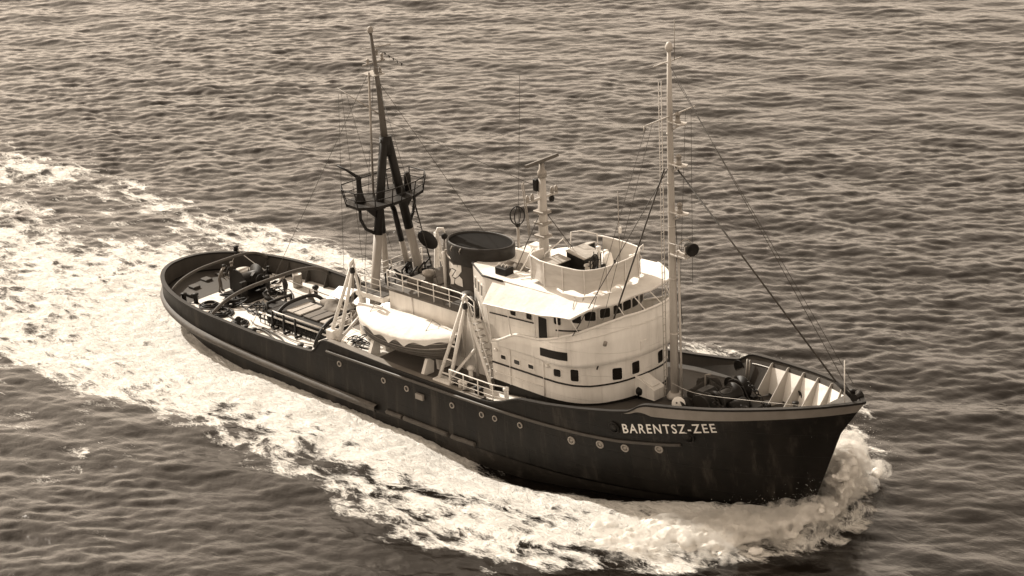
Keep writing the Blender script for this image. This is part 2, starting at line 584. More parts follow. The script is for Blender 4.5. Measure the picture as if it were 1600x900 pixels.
# portholes with rims
def disc_on_hull(name, x, z, r, mtl_rim, mtl_pane, side=-1, oval=1.0, lid=False):
    p, nn = hit(x, z, side)
    m = MB()
    m.lathe([(r * 0.66, 0.0), (r * 0.66, 0.045), (r * 0.8, 0.06), (r, 0.045), (r * 1.03, -0.03)], p, 18, nn)
    o = m.build(name, mtl_rim, hull)
    MB().lathe([(0.0, 0.022), (r * 0.7, 0.02)], p, 18, nn).build('pane' if not lid else 'deadlight', mtl_pane, hull)
    return o
for x, z in ((13.2, 2.41), (16.74, 2.36), (18.54, 2.36), (21.99, 2.33), (24.17, 2.39), (25.11, 2.43), (26.86, 2.52)):
    disc_on_hull('porthole', x, z, 0.165, BRASS, GLASS)
    disc_on_hull('porthole', x, z, 0.165, BRASS, GLASS, 1)
for x, z in ((30.2, 2.53), (31.95, 2.74), (33.4, 2.87), (35.3, 3.22)):
    disc_on_hull('porthole', x, z, 0.22, BRASS, BRASS, lid=True)
    disc_on_hull('porthole', x, z, 0.22, BRASS, BRASS, 1, lid=True)
for x, z, r in ((33.0, 3.95, 0.30), (37.0, 4.25, 0.34)):
    for sd in (-1, 1):
        p, nn = hit(x, z, sd)
        MB().tube(arc(p + nn * 0.02, r, 0, 2 * math.pi * 23 / 24, 23, (1, 0, 0), Vector((0, 0, 1)) - nn * nn.z), 0.05, 6, True).build('hawse_ring', BLACK, hull)
        MB().lathe([(0, 0.015), (r * 0.9, 0.012)], p, 20, nn).build('hawse_recess', DARK, hull)
p, nn = hit(19.6, 2.2)
MB().obox(p + nn * 0.06, (1, 0, 0), (0, 0, 1), nn, 0.55, 0.30, 0.16).build('scupper_box', BAND, hull)

# ------------------------------------------------------------------ ship's name on both bows
def text_mesh(body, size, bold=0.02):
    cu = bpy.data.curves.new('t', 'FONT')
    cu.body = body
    cu.size = size
    cu.offset = bold
    cu.space_character = 1.22
    cu.resolution_u = 4
    ob = bpy.data.objects.new('t', cu)
    COL.objects.link(ob)
    dg = bpy.context.evaluated_depsgraph_get()
    me = bpy.data.meshes.new_from_object(ob.evaluated_get(dg))
    vs = [tuple(v.co) for v in me.vertices]
    fs = [tuple(p.vertices) for p in me.polygons]
    bpy.data.objects.remove(ob); bpy.data.curves.remove(cu); bpy.data.meshes.remove(me)
    return vs, fs
LETTER = mat('white_lettering', 0.8, 0.6, 0.08, 4.0)
vs, fs = text_mesh('BARENTSZ-ZEE', 0.74, 0.010)
w_ = max(v[0] for v in vs); h_ = max(v[1] for v in vs)
for side in (-1, 1):
    m = MB()
    out = []
    for vx, vy, _ in vs:
        x = 33.45 + vx / w_ * 5.05 if side < 0 else 38.5 - vx / w_ * 5.05
        z = 3.74 + (x - 33.35) * 0.205 + vy / h_ * 0.52
        p, nn = hit(x, z, side)
        out.append(p + nn * 0.02)
    m.add(out, fs)
    m.build('ship_name', LETTER, hull)

# ------------------------------------------------------------------ superstructure
def plan(hw, xa, xs, xf, p=2.4, n=26, aft=None):
    """outline from aft starboard round the front to aft port"""
    pts = []
    if aft: pts.append((aft[0], -aft[1]))
    k = 8
    for i in range(k):
        pts.append((xa + (xs - xa) * i / k, -hw))
    for i in range(n + 1):
        th = -math.pi / 2 + math.pi * i / n
        c, s = math.cos(th), math.sin(th)
        pts.append((xs + (xf - xs) * max(0, c) ** (2 / p), hw * math.copysign(abs(s) ** (2 / p), s)))
    for i in range(k - 1, -1, -1):
        pts.append((xa + (xs - xa) * i / k, hw))
    if aft: pts.append((aft[0], aft[1]))
    return pts
def offp(pl, d):
    out = []
    n = len(pl)
    for i in range(n):
        a, c = pl[max(0, i - 1)], pl[min(n - 1, i + 1)]
        tx, ty = c[0] - a[0], c[1] - a[1]
        L = math.hypot(tx, ty) or 1
        dd = d(pl[i][0]) if callable(d) else d
        out.append((pl[i][0] + ty / L * dd, pl[i][1] - tx / L * dd))
    return out
def walls(pl, zb, zt, close=True, levels=2):
    m = MB()
    ring = pl + [pl[0]] if close else pl
    rows = []
    for j in range(levels):
        t = j / (levels - 1)
        rows.append([(x, y, zb(x) * (1 - t) + zt(x) * t) for x, y in ring])
    m.rows(rows, True, flip=False)
    return m
def cap(m, pl, zf, zc=0.0):
    n = len(pl)
    xs = [p[0] for p in pl]
    half = n // 2
    rows = []
    for i in range(half):
        a, b = pl[i], pl[n - 1 - i]
        rows.append([(a[0] + (b[0] - a[0]) * t, a[1] + (b[1] - a[1]) * t, zf(a[0]) + zc * (1 - (2 * t - 1) ** 2)) for t in (0, .25, .5, .75, 1)])
    m.rows(rows, False)
    return m

class Curve2:
    """arc-length walk along a plan outline"""
    def __init__(self, pl):
        self.pl = pl
        self.s = [0]
        for a, b in zip(pl, pl[1:]):
            self.s.append(self.s[-1] + math.hypot(b[0] - a[0], b[1] - a[1]))
    def at(self, s):
        for i in range(len(self.pl) - 1):
            if self.s[i + 1] >= s:
                break
        a, b = self.pl[i], self.pl[i + 1]
        t = (s - self.s[i]) / max(1e-6, self.s[i + 1] - self.s[i])
        d = Vector((b[0] - a[0], b[1] - a[1], 0)).normalized()
        return Vector((a[0] + (b[0] - a[0]) * t, a[1] + (b[1] - a[1]) * t, 0)), d, Vector((d.y, -d.x, 0))
    def s_of_x(self, x):            # starboard side
        best = min(range(int(len(self.pl) * 0.55)), key=lambda i: abs(self.pl[i][0] - x))
        for i in range(int(len(self.pl) * 0.55)):
            a, b = self.pl[i], self.pl[i + 1]
            if a[0] <= x <= b[0] and b[0] > a[0]:
                return self.s[i] + (x - a[0]) / (b[0] - a[0]) * (self.s[i + 1] - self.s[i])
        return self.s[best]

def window(par, cv, s, z, w, h, name='window', frame=WHITE2, pane=GLASS, rad=0.09, slope=0.0):
    p, d, nrm = cv.at(s)
    p = p + Vector((0, 0, z))
    uz = Vector((0, 0, 1))
    d = (d + uz * slope)
    def rr(w, h, r, k=4):
        out = []
        for cx, cy, a0 in ((w / 2 - r, h / 2 - r, 0), (-w / 2 + r, h / 2 - r, 90), (-w / 2 + r, -h / 2 + r, 180), (w / 2 - r, -h / 2 + r, 270)):
            for i in range(k + 1):
                a = R(a0 + 90 * i / k)
                out.append((cx + r * math.cos(a), cy + r * math.sin(a)))
        return out
    o_ = rr(w + 0.09, h + 0.09, rad + 0.03); i_ = rr(w, h, rad)
    P3 = lambda q, off: p + d * q[0] + uz * q[1] + nrm * off
    m = MB()
    m.rows([[P3(q, -0.02) for q in o_], [P3(q, 0.035) for q in o_], [P3(q, 0.035) for q in i_], [P3(q, 0.004) for q in i_]], False, closed=True)
    f = m.build(name, frame, par)
    m = MB()
    m.add([P3(q, 0.012) for q in i_], [tuple(range(len(i_)))])
    m.build('pane', pane, par)
    return f

# ---- engine casing
casing_pl = [(14.7, -2.2), (22.9, -2.2), (22.9, 2.2), (14.7, 2.2)]
CAS_T = 6.35
m = MB()
m.bevbox(14.7, 23.2, -2.2, 2.2, 3.0, CAS_T, 0.06)
casing = m.build('engine_casing', WHITE, tug)
MB().bevbox(14.62, 22.0, -2.34, 2.34, CAS_T - 0.02, CAS_T + 0.1, 0.03).build('casing_deck', mat('casing_deck_paint', 0.10, 0.7, 0.4, 1.0), casing)
MB().box(18.55, 19.35, -2.24, -2.19, 3.2, 5.15).build('casing_door', WHITE2, casing)
MB().box(19.9, 21.6, -2.5, -1.0, CAS_T + 0.1, CAS_T + 0.5).build('skylight_box', DARKB, casing)
for xx in (15.2, 16.3, 17.4):
    MB().bevbox(xx, xx + 0.95, -1.3, 0.1, CAS_T + 0.1, CAS_T + 0.42, 0.04).build('casing_hatch', SDECK, casing)

def railing(name, pts, h, mtl, par, r=0.028, nr=3, step=1.25, posts=None, bend=True):
    """stanchions under rails; each post is a child"""
    pts = [Vector(p) for p in pts]
    s = [0]
    for a, b in zip(pts, pts[1:]): s.append(s[-1] + (b - a).length)
    L_ = s[-1]
    def at(t):
        for i in range(len(pts) - 1):
            if s[i + 1] >= t: break
        return pts[i].lerp(pts[i + 1], (t - s[i]) / max(1e-6, s[i + 1] - s[i]))
    m = MB()
    for k in range(nr):
        z = h * (1 - k / nr)
        m.tube([p + Vector((0, 0, z)) for p in pts], r if k == 0 else r * 0.7, 6)
    rail = m.build(name, mtl, par)
    n = max(1, round(L_ / step))
    for i in range(n + 1):
        p = at(min(L_ * i / n, L_ - 1e-4))
        MB().tube([p, p + Vector((0, 0, h))], r, 6).build('post', mtl, rail if par is tug else par)
    return rail
railing('casing_railing', [(14.75, -2.25, CAS_T + 0.1), (20.3, -2.25, CAS_T + 0.1), (21.2, -2.4, CAS_T + 0.1), (21.9, -2.7, CAS_T + 0.1)], 1.0, WHITE2, tug, 0.032)
railing('casing_railing', [(14.75, 2.25, CAS_T + 0.1), (21.9, 2.25, CAS_T + 0.1)], 1.0, WHITE2, tug, 0.032)

# ---- mast platform abaft the casing
m = MB()
m.bevbox(12.35, 14.6, -2.55, 2.55, 5.55, 5.85, 0.04)
mplat = m.build('mast_platform', WHITE, tug)
MB().bevbox(12.45, 14.5, -2.45, 2.45, 5.86, 5.9, 0.01).build('platform_tread', DARKB, mplat)
railing('platform_railing', [(14.4, -2.5, 5.85), (12.4, -2.5, 5.85), (12.4, 2.5, 5.85)], 1.0, WHITE2, tug, 0.03)
for y in (-2.3, 2.3):
    MB().tube([(12.6, y, 3.1), (12.6, y, 5.6)], 0.22, 12).build('ventilator_trunk', WHITE, mplat)
def ladder(name, a, b, w, wdir, mtl, par, step=0.33, r=0.028):
    a, b, wd = Vector(a), Vector(b), Vector(wdir).normalized() * (w / 2)
    m = MB()
    m.tube([a - wd, b - wd], r, 6); m.tube([a + wd, b + wd], r, 6)
    lad = m.build(name, mtl, par)
    n = int((b - a).length / step)
    base = MB().tube([-wd, wd], r * 0.7, 5).mesh('rung')
    base.materials.append(mtl)
    for i in range(1, n):
        share('rung', base, lad, a.lerp(b, i / n))
    return lad
ladder('casing_ladder', (14.55, -1.75, 3.2), (14.55, -1.75, 6.9), 0.45, (0, 1, 0), DARK, tug, r=0.035)
# gear stowed between the mast legs
m = MB()
for k in range(16):
    c = Vector((13.0 + RNG.random() * 1.4, -0.9 + RNG.random() * 3.0, 6.0 + RNG.random() * 0.55))
    m.obox(c, RNG.normal(size=3), RNG.normal(size=3), RNG.normal(size=3), 0.25 + RNG.random() * .3, 0.1 + RNG.random() * .25, 0.12 + RNG.random() * .25)
for k in range(5):
    p0 = Vector((13.0 + RNG.random() * 1.2, -1 + RNG.random() * 3, 5.9))
    m.tube([p0, p0 + Vector((0, 0, .5)), p0 + Vector((.2, .3, .9))], 0.05, 6)
m.build('deck_gear', DARK, mplat)

# ---- deckhouse (lower tier)
dh_pl = plan(3.2, 23.6, 27.4, 31.55, 2.5)
bd_z = smooth_lerp([20, 23.5, 27.5, 31.5], [5.75, 5.75, 5.95, 6.5])
wallbase = smooth_lerp([23, 24, 27.5, 29.5, 30.5, 31.6], [3.78, 3.76, 3.72, 3.85, 3.98, 4.2])
m = walls(dh_pl, wallbase, lambda x: bd_z(x) + 0.02)
cap(m, dh_pl, lambda x: bd_z(x) + 0.02)
deckhouse = m.build('deckhouse', WHITE, tug)
walls(offp(dh_pl, -0.04), lambda x: deck_z(x) - 0.1, lambda x: wallbase(x) + 0.02).build('deckhouse_plinth', DARK, deckhouse)
dcv = Curve2(dh_pl)
stripe_z = smooth_lerp([23, 28.2, 29.3, 30.05, 30.8, 31.3, 31.6], [4.72, 4.74, 4.78, 4.86, 5.0, 5.1, 5.18])
m = MB()
op = offp(dh_pl, 0.025)
n2 = len(op)
m.tube([(x, y, stripe_z(x)) for x, y in op], 0.045, 6)
m.build('dark_moulding', DARK, deckhouse)
for x, z, w, h in ((24.42, 5.15, .36, .22), (25.39, 5.12, .40, .24), (26.39, 5.13, .38, .22), (28.22, 5.26, .46, .40), (29.27, 5.34, .46, .64), (31.08, 5.52, .50, .64), (31.47, 5.66, .48, .66)):
    sx = dcv.s_of_x(x)
    window(deckhouse, dcv, sx, z, w, h, rad=0.06 if h < .3 else 0.09, slope=0.06 if 27 < x < 30 else 0)
    window(deckhouse, dcv, dcv.s[-1] - sx, z, w, h, rad=0.06 if h < .3 else 0.09)
smid = dcv.s[-1] / 2
for ds in (-0.9,):
    p, d, nn = dcv.at(smid + ds)
    MB().lathe([(0.0, 0.35), (0.14, 0.32), (0.2, 0.2), (0.2, 0.02), (0.13, 0.0), (0.12, -0.3)], p + nn * 0.25 + Vector((0, 0, 4.35)), 14, (0.3, -0.3, 1)).build('ventilator_head', DARK, deckhouse)

# ---- bridge apron and bulwark
ap_pl = plan(3.24, 23.55, 27.2, 31.75, 2.5, 30)
flare = lambda x: 0.0 + 0.22 * min(1, max(0, (x - 26.6) / 1.8))
ap_o = offp(ap_pl, flare)
ap_top = smooth_lerp([23.5, 23.9, 24.4, 25.0, 25.5, 26.2, 27.0, 27.8, 29.4, 30.9, 31.6, 32.1], [5.86, 5.92, 6.15, 6.48, 6.66, 6.7, 6.78, 7.0, 7.6, 8.32, 8.64, 8.72])
ap_bot = smooth_lerp([23.5, 26.6, 27.4, 28.2, 29.6, 30.8, 31.6, 32.1], [5.7, 5.7, 5.72, 5.72, 5.84, 6.12, 6.32, 6.38])
m = MB()
inn = offp(ap_pl, lambda x: flare(x) - 0.09)
m.rows([[(x, y, ap_bot(x)) for x, y in dh_pl_] if False else [(x, y, ap_bot(x)) for x, y in offp(ap_pl, -0.03)] for dh_pl_ in (0,)] +
       [[(x, y, ap_bot(x) + 0.02) for x, y in ap_o]] +
       [[(x, y, ap_bot(x) * (1 - t) + ap_top(x) * t) for x, y in ap_o] for t in (0.12, 0.5, 1.0)] +
       [[(x, y, ap_top(x)) for x, y in inn], [(x, y, bd_z(x)) for x, y in inn]], True)
apron = m.build('bridge_bulwark', WHITE, tug)
MB().tube([(x, y, ap_top(x) + 0.01) for x, y in offp(ap_pl, lambda x: flare(x) - 0.04)], 0.075, 6).build('bulwark_capping', WHITE2, apron)
m = MB()
m.tube([(x, y, (ap_bot(x) + ap_top(x)) * 0.5 + 0.55) for x, y in offp(ap_pl, lambda x: flare(x) + 0.01) if x > 27.6], 0.03, 6)
m.build('bulwark_bead', WHITE2, apron)
acv = Curve2(ap_o)
# flat dark panel standing in for a shaded opening in the bulwark
p0, d0, n0 = acv.at(acv.s_of_x(27.75))
m = MB()
rws = [[], []]
for i in range(9):
    x = 27.2 + 1.9 * i / 8
    p, d, nn = acv.at(acv.s_of_x(x))
    for j, z in enumerate((6.0 + 0.085 * (x - 27.2), 6.44 + 0.09 * (x - 27.2))):
        rws[j].append(p + nn * 0.018 + Vector((0, 0, z)))
m.rows(rws, True)
m.build('dark_opening_panel', DARK, apron)
p, d, nn = acv.at(acv.s[-1] / 2 - 0.75)
MB().obox(p + nn * 0.02 + Vector((0, 0, 6.9)), d, (0, 0, 1), nn, 0.42, 0.55, 0.05).build('access_plate', WHITE2, apron)

# ---- wheelhouse (upper tier)
wh_pl = plan(2.55, 22.5, 27.0, 30.15, 2.6, 26, aft=(20.75, 1.55))
ROOF = smooth_lerp([20, 22.5, 31.5], [8.98, 9.0, 9.2])
m = walls(wh_pl, lambda x: bd_z(x) if x > 23.4 else CAS_T + 0.05, ROOF)
cap(m, wh_pl, lambda x: ROOF(x) + 0.01)
wheelhouse = m.build('wheelhouse', WHITE, tug)
MB().tube([(x, y, ROOF(x) + 0.01) for x, y in offp(wh_pl, 0.03) if x < 24] and [(24.0, -2.6, ROOF(24)), (22.5, -2.58, ROOF(22.5)), (20.75, -1.58, ROOF(20.7)), (20.75, 1.58, ROOF(20.7)), (22.5, 2.58, ROOF(22.5)), (24, 2.6, ROOF(24))], 0.055, 6).build('roof_edge', DARK, wheelhouse)
wcv = Curve2(wh_pl)
for x, z in ((24.62, 7.47), (25.77, 7.53)):
    window(wheelhouse, wcv, wcv.s_of_x(x), z, 0.40, 0.34, rad=0.07)
window(wheelhouse, wcv, wcv.s_of_x(26.72), 6.95, 0.60, 1.5, name='door', pane=DARK, rad=0.05)
mm_ = wcv.s[-1] / 2
for x, z in ((27.74, 7.79), (28.81, 8.06), (29.44, 8.22), (29.9, 8.33), (30.11, 8.38)):
    for k in (0, 1):
        s_ = wcv.s_of_x(x)
        window(wheelhouse, wcv, s_ if k == 0 else 2 * mm_ - s_, z, 0.56 if x > 28 else 0.46, 0.50)
window(wheelhouse, wcv, mm_, 8.40, 0.58, 0.50)
# dark beading under the windows
m = MB()
bead_z = smooth_lerp([27.2, 29.37, 30.08], [7.16, 7.47, 7.58])
m.tube([(x, y, bead_z(x)) for x, y in offp(wh_pl, 0.02) if x > 27.2], 0.04, 6)
m.tube([(x, -2.57, 7.07 + (x - 23.1) * 0.053) for x in (22.9, 24, 25, 26.15)], 0.035, 6)
m.build('window_beading', DARK, wheelhouse)
for t in (0.25, 0.55, 0.85):
    a, b = Vector((20.75, -1.55, 0)), Vector((22.5, -2.55, 0))
    c = a.lerp(b, t)
    cvx = Curve2([(20.75, -1.55), (22.5, -2.55)])
    window(wheelhouse, cvx, cvx.s[-1] * t, 8.05, 0.26, 0.62, rad=0.05)

# ---- awning over bridge wings and roof
m = MB()
NX, NY = 46, 40
grid_t, grid_b = [], []
stz = smooth_lerp([22.9, 24, 27.6, 29.8, 31.5], [7.92, 7.95, 8.28, 8.62, 8.8])
ptz = smooth_lerp([22.9, 28, 31.5], [8.7, 9.0, 9.2])
for j in range(NY + 1):
    v = j / NY
    y = -3.42 + (3.42 + 4.35) * v  # port side stretched aft and outboard to shade the fore deck
    e = (y + 3.42) / 7.17
    # front edge: rounded, lifted in the middle
    xf = 31.05 - 1.75 * max(0, (abs(y - 0.15) - 1.3) / 2.4) ** 2.2
    row_t, row_b = [], []
    for i in range(NX + 1):
        u = i / NX
        xa = 23.3 if y < -2.5 else 22.9
        x = xa + (xf - xa) * u
        top = ROOF(x) + 0.12
        if y < -2.35:
            t = (-2.35 - y) / (3.42 - 2.35)
            z = top + (stz(x) - top) * (t ** 1.15)
        elif y > 2.5:
            t = (y - 2.5) / 1.85
            z = top + (ptz(x) - top) * t
        else:
            z = top
        # scalloped droop and billow of the fore edge
        f = max(0, (u - 0.9) / 0.1)
        z -= f * f * 0.10 * (0.6 + 0.4 * math.sin(y * 2.6))
        z += 0.012 * math.sin(x * 3.1 + y * 1.3) + 0.010 * math.sin(y * 4.0 - x)
        row_t.append((x, y, z)); row_b.append((x, y, z - 0.035))
    grid_t.append(row_t); grid_b.append(row_b)
m.rows(grid_t, True, flip=True)
m.rows(grid_b, True)
edge = [grid_t[j][-1] for j in range(NY + 1)]; edgeb = [grid_b[j][-1] for j in range(NY + 1)]
m.rows([edge, edgeb], False); m.rows([grid_t[0], grid_b[0]], False, flip=True); m.rows([grid_t[-1], grid_b[-1]], False); m.rows([[r[0] for r in grid_t], [r[0] for r in grid_b]], False, flip=True)
awning = m.build('bridge_awning', CANVAS, tug)
m = MB()
m.tube([(p[0], p[1], p[2] - 0.02) for p in grid_t[0]], 0.035, 6)
m.tube([(p[0], p[1], p[2] - 0.03) for p in edge], 0.075, 8)
m.build('awning_boltrope', WHITE2, awning)
for x in (23.6, 25.1, 26.9, 28.6, 29.75):
    p, d, nn = acv.at(acv.s_of_x(min(x, 29.9)))
    jj = min(range(len(grid_t[0])), key=lambda i: abs(grid_t[0][i][0] - x))
    tp = Vector(grid_t[0][jj])
    MB().tube([(p.x, p.y - 0.0, ap_top(p.x)), tp], 0.03, 6).build('awning_post', WHITE2, awning)
for j in (9, 15, 21, 27, 33):
    e_ = Vector(edge[j])
    p, d, nn = min((acv.at(acv.s[-1] * k / 120) for k in range(1, 120)), key=lambda q: abs(q[0].y - e_.y) + (5 if q[0].x < 28 else 0))
    MB().tube([(p.x - 0.05, p.y, ap_top(p.x)), e_], 0.028, 6).build('awning_post', WHITE2, awning)
for x0, y0, x1, y1 in ((24.3, -2.2, 25.0, -1.2), (24.9, -2.2, 25.6, -1.2), (29.3, -3.0, 29.0, -2.5), (29.7, -2.9, 29.4, -2.3)):
    za = ROOF(x0) + 0.16 if y0 > -2.4 else 8.9
    MB().tube([(x0, y0, za), (x1, y1, ROOF(x1) + 0.16)], 0.022, 5).build('awning_lashing', WOOD, awning)

# ---- flying bridge with canvas dodger
FB0, FB1 = 9.36, 10.6
dg_pl = [(25.35, -0.9), (25.35, -1.75), (25.55, -2.05), (26.5, -2.35), (27.4, -2.38), (28.3, -2.3)]
for i in range(1, 15):
    th = -math.pi / 2 + math.pi * i / 15
    dg_pl.append((28.6 + 1.25 * math.cos(th) ** 0.8, 2.25 * math.copysign(abs(math.sin(th)) ** 0.8, math.sin(th))))
dg_pl += [(28.3, 2.3), (27.4, 2.36), (26.5, 2.3)]
dcur = Curve2(dg_pl)
N_ = 90
rows = [[], [], [], [], []]
for i in range(N_ + 1):
    s = dcur.s[-1] * i / N_
    p, d, nn = dcur.at(min(s, dcur.s[-1] - 1e-4))
    ph = (s % 1.25) / 1.25
    lift = 0.16 * math.sin(math.pi * ph) ** 2
    belly = 0.05 * math.sin(math.pi * ph)
    for j, t in enumerate((1, .75, .5, .25, 0)):
        z = FB0 + lift + (FB1 - FB0 - lift) * t
        rows[j].append(p - nn * belly * math.sin(math.pi * t) + Vector((0, 0, z)))
m = MB()
m.rows(rows, True, flip=True)
inner = [[q - Vector((0, 0, 0)) + (Vector((27.4, 0, q.z)) - q).normalized() * 0.03 for q in r] for r in rows]
m.rows(inner, True)
dodger = m.build('canvas_dodger', DODGER, tug)
m = MB()
m.tube([r_ + Vector((0, 0, 0.02)) for r_ in rows[0]] + [Vector((26.3, 2.3, FB1)), Vector((26.2, 2.2, FB1))], 0.04, 6)
m.build('dodger_rail', WHITE2, dodger)
s = 0.0
while s < dcur.s[-1]:
    p, d, nn = dcur.at(s)
    MB().tube([p + nn * 0.03 + Vector((0, 0, 9.3)), p + nn * 0.03 + Vector((0, 0, FB1))], 0.03, 6).build('post', WHITE2, dodger)
    s += 1.25
MB().tube([(26.2, 2.2, 9.3), (26.2, 2.2, 10.7), (25.9, 1.4, 11.05), (25.6, 0.9, 11.05), (25.5, 0.8, 9.3)], 0.032, 6).build('gate_rail', WHITE2, dodger)
MB().tube([(25.4, -0.9, 9.3), (25.4, -0.9, 10.3), (25.4, 0.5, 10.75), (25.5, 0.8, 10.2)], 0.032, 6).build('gate_rail', WHITE2, dodger)
MB().tube([(29.75, 1.3, 10.6), (29.85, 1.45, 11.0), (29.8, 1.75, 11.05), (29.6, 1.9, 10.6)], 0.03, 6).build('gate_rail', WHITE2, dodger)
FBZ = lambda x: ROOF(x) + 0.15
# chart locker with sloping lids
def locker(x0, x1, y0, y1, h0, h1):
    z = FBZ(x0) - .02
    m = MB()
    m.add([(x0, y0, z), (x1, y0, z), (x1, y1, z), (x0, y1, z), (x0, y0, z + h0), (x1, y0, z + h1), (x1, y1, z + h1), (x0, y1, z + h0)],
          [(3, 2, 1, 0), (4, 5, 6, 7), (0, 1, 5, 4), (1, 2, 6, 5), (2, 3, 7, 6), (3, 0, 4, 7)])
    o = m.build('chart_locker', DARK, tug)
    m = MB()
    m.add([(x0 - .04, y0 - .04, z + h0 + .01), (x1 + .04, y0 - .04, z + h1 + .01), (x1 + .04, y1 + .04, z + h1 + .01), (x0 - .04, y1 + .04, z + h0 + .01),
           (x0 - .04, y0 - .04, z + h0 + .06), (x1 + .04, y0 - .04, z + h1 + .06), (x1 + .04, y1 + .04, z + h1 + .06), (x0 - .04, y1 + .04, z + h0 + .06)],
          [(3, 2, 1, 0), (4, 5, 6, 7), (0, 1, 5, 4), (1, 2, 6, 5), (2, 3, 7, 6), (3, 0, 4, 7)])
    m.build('locker_lid', WOOD, o)
locker(25.7, 26.5, -1.5, -0.2, 0.95, 0.85)
locker(26.1, 27.3, 0.0, 1.3, 1.15, 0.95)
locker(25.6, 26.2, 1.2, 2.0, 0.9, 1.1)
# wheel on its pedestal
whl = empty('steering_stand', (27.9, -0.3, FBZ(28)), tug)
MB().lathe([(0.24, 0), (0.24, 0.08), (0.19, 0.14), (0.19, 0.75), (0.24, 0.8), (0.24, 0.86), (0.0, 0.9)], (0, 0, 0), 16).build('pedestal', WOOD, whl)
m = MB()
wc = Vector((0.34, 0.06, 1.02))
wax = Vector((1, 0.25, 0)).normalized(); wy = Vector((0, 0, 1)); wx = wy.cross(wax)
m.tube(arc(wc, 0.42, 0, 2 * math.pi * 27 / 28, 27, wx, wy), 0.04, 6, True)
for k in range(8):
    a = math.pi * k / 4
    dd = wx * math.cos(a) + wy * math.sin(a)
    m.tube([wc, wc + dd * 0.60], 0.022, 5)
m.lathe([(0.1, -0.06), (0.1, 0.06)], wc, 12, wax)
m.build('steering_wheel', DARK, whl)
m = MB(); m.tube([wc - wax * 0.3 , wc], 0.04, 6); m.build('wheel_shaft', BRASS, whl)
bin_ = empty('binnacle', (28.45, 0.55, FBZ(28.5)), tug)
MB().lathe([(0.30, 0), (0.30, 0.06), (0.25, 0.1), (0.24, 0.62), (0.27, 0.66)], (0, 0, 0), 18).build('binnacle_pedestal', DARK, bin_)
MB().lathe([(0.26, 0.66), (0.28, 0.72), (0.28, 1.0), (0.24, 1.12), (0.2, 1.32), (0.1, 1.4), (0, 1.42)], (0, 0, 0), 18).build('binnacle_hood', WHITE2, bin_)
for sd in (-1, 1):
    MB().lathe([(0.0, -0.12), (0.09, -0.09), (0.12, 0), (0.09, 0.09), (0.0, 0.12)], (0.05, sd * 0.38, 0.78), 12).build('compensating_sphere', DARK, bin_)
for (x, y, h) in ((28.0, 0.9, 1.25), (29.1, 1.6, 1.0), (27.5, 0.9, 1.35)):
    e_ = empty('voice_pipe', (x, y, FBZ(x)), tug)
    MB().lathe([(0.06, 0), (0.06, h - 0.2), (0.11, h - 0.1), (0.12, h)], (0, 0, 0), 10).build('pipe', WHITE2, e_)
    MB().lathe([(0.0, 0), (0.13, 0.0), (0.13, 0.07), (0, 0.09)], (0, 0, h), 10).build('pipe_cap', WHITE2, e_)
MB().tube(arc((29.2, 1.9, 10.2), 0.18, 0, 2 * math.pi * 15 / 16, 15, (1, 0.5, 0), (0, 0, 1)), 0.045, 6, True).build('bell_ring', WHITE2, dodger)
# whip aerials
for x, y, z0, z1 in ((28.3, 1.6, 9.3, 13.6), (29.4, 1.9, 9.3, 10.9)):
    MB().tube([(x, y, z0), (x, y, z1)], 0.024, 5).build('whip_aerial', STEEL, tug)
MB().obox((28.35, 1.62, 11.55), (1, 0, 0), (0, 1, 0), (0, 0, 1), .12, .12, .3).build('aerial_insulator', WHITE2, tug)

# roof gear abaft the dodger
rb = MB().bevbox(23.0, 24.1, -0.5, 0.9, FBZ(23) - .05, FBZ(23) + 0.75, 0.04).build('roof_locker', WHITE, tug)
MB().bevbox(23.0, 24.15, -0.55, 0.95, FBZ(23) + 0.75, FBZ(23) + 0.82, 0.02).build('locker_lid', WHITE2, rb)
def heap(name, c, a, b, h, mtl, par, seed, n=22, rough=0.35):
    """crumpled cloth or rope heap"""
    rg = np.random.default_rng(seed)
    ph = rg.random((6, 3)) * 6.28
    rows = []
    for j in range(9):
        t = j / 8
        r = []
        for i in range(n):
            th = 2 * math.pi * i / n
            k = 1 + rough * (0.5 * math.sin(3 * th + ph[0, 0] + 3 * t) + 0.35 * math.sin(5 * th + ph[1, 0] - 4 * t) + 0.25 * math.sin(9 * th + ph[2, 0]))
            rr = math.cos(t * math.pi / 2) ** 0.7 * k
            z = h * math.sin(t * math.pi / 2) * (1 + rough * 0.6 * math.sin(4 * th + ph[3, 0] + 5 * t)) * (1 if t > 0 else 0)
            r.append((c[0] + a * rr * math.cos(th), c[1] + b * rr * math.sin(th), c[2] + max(0, z)))
        rows.append(r)
    m = MB()
    m.rows(rows, True, closed=True)
    return m.build(name, mtl, par)
tag(heap('folded_tarpaulin', (23.3, -1.0, FBZ(23) - .02), 0.85, 0.4, 0.25, TARP, None, 3), 'dark crumpled tarpaulin on the bridge roof beside the aerial mast', 'tarpaulin')
m = MB()
m.bevbox(23.1, 23.9, -2.25, -1.65, FBZ(23.5) - .05, FBZ(23.5) + 0.36, 0.03)
fl = m.build('flag_locker', DARK, tug)
for k in range(6):
    MB().tube(arc((23.15 + 0.13 * k, -1.95 + .05 * (k % 2), FBZ(23.5) + 0.36), 0.11, 0, math.pi, 6, (0, 1, 0), (0, 0, 1)), 0.03, 5).build('flag_roll', STEEL if k % 2 else WHITE2, fl)
MB().tube([(24.0, -1.3, FBZ(24)), (24.3, -0.6, FBZ(24) + 1.1)], 0.04, 6).build('roof_strut', WHITE2, tug)

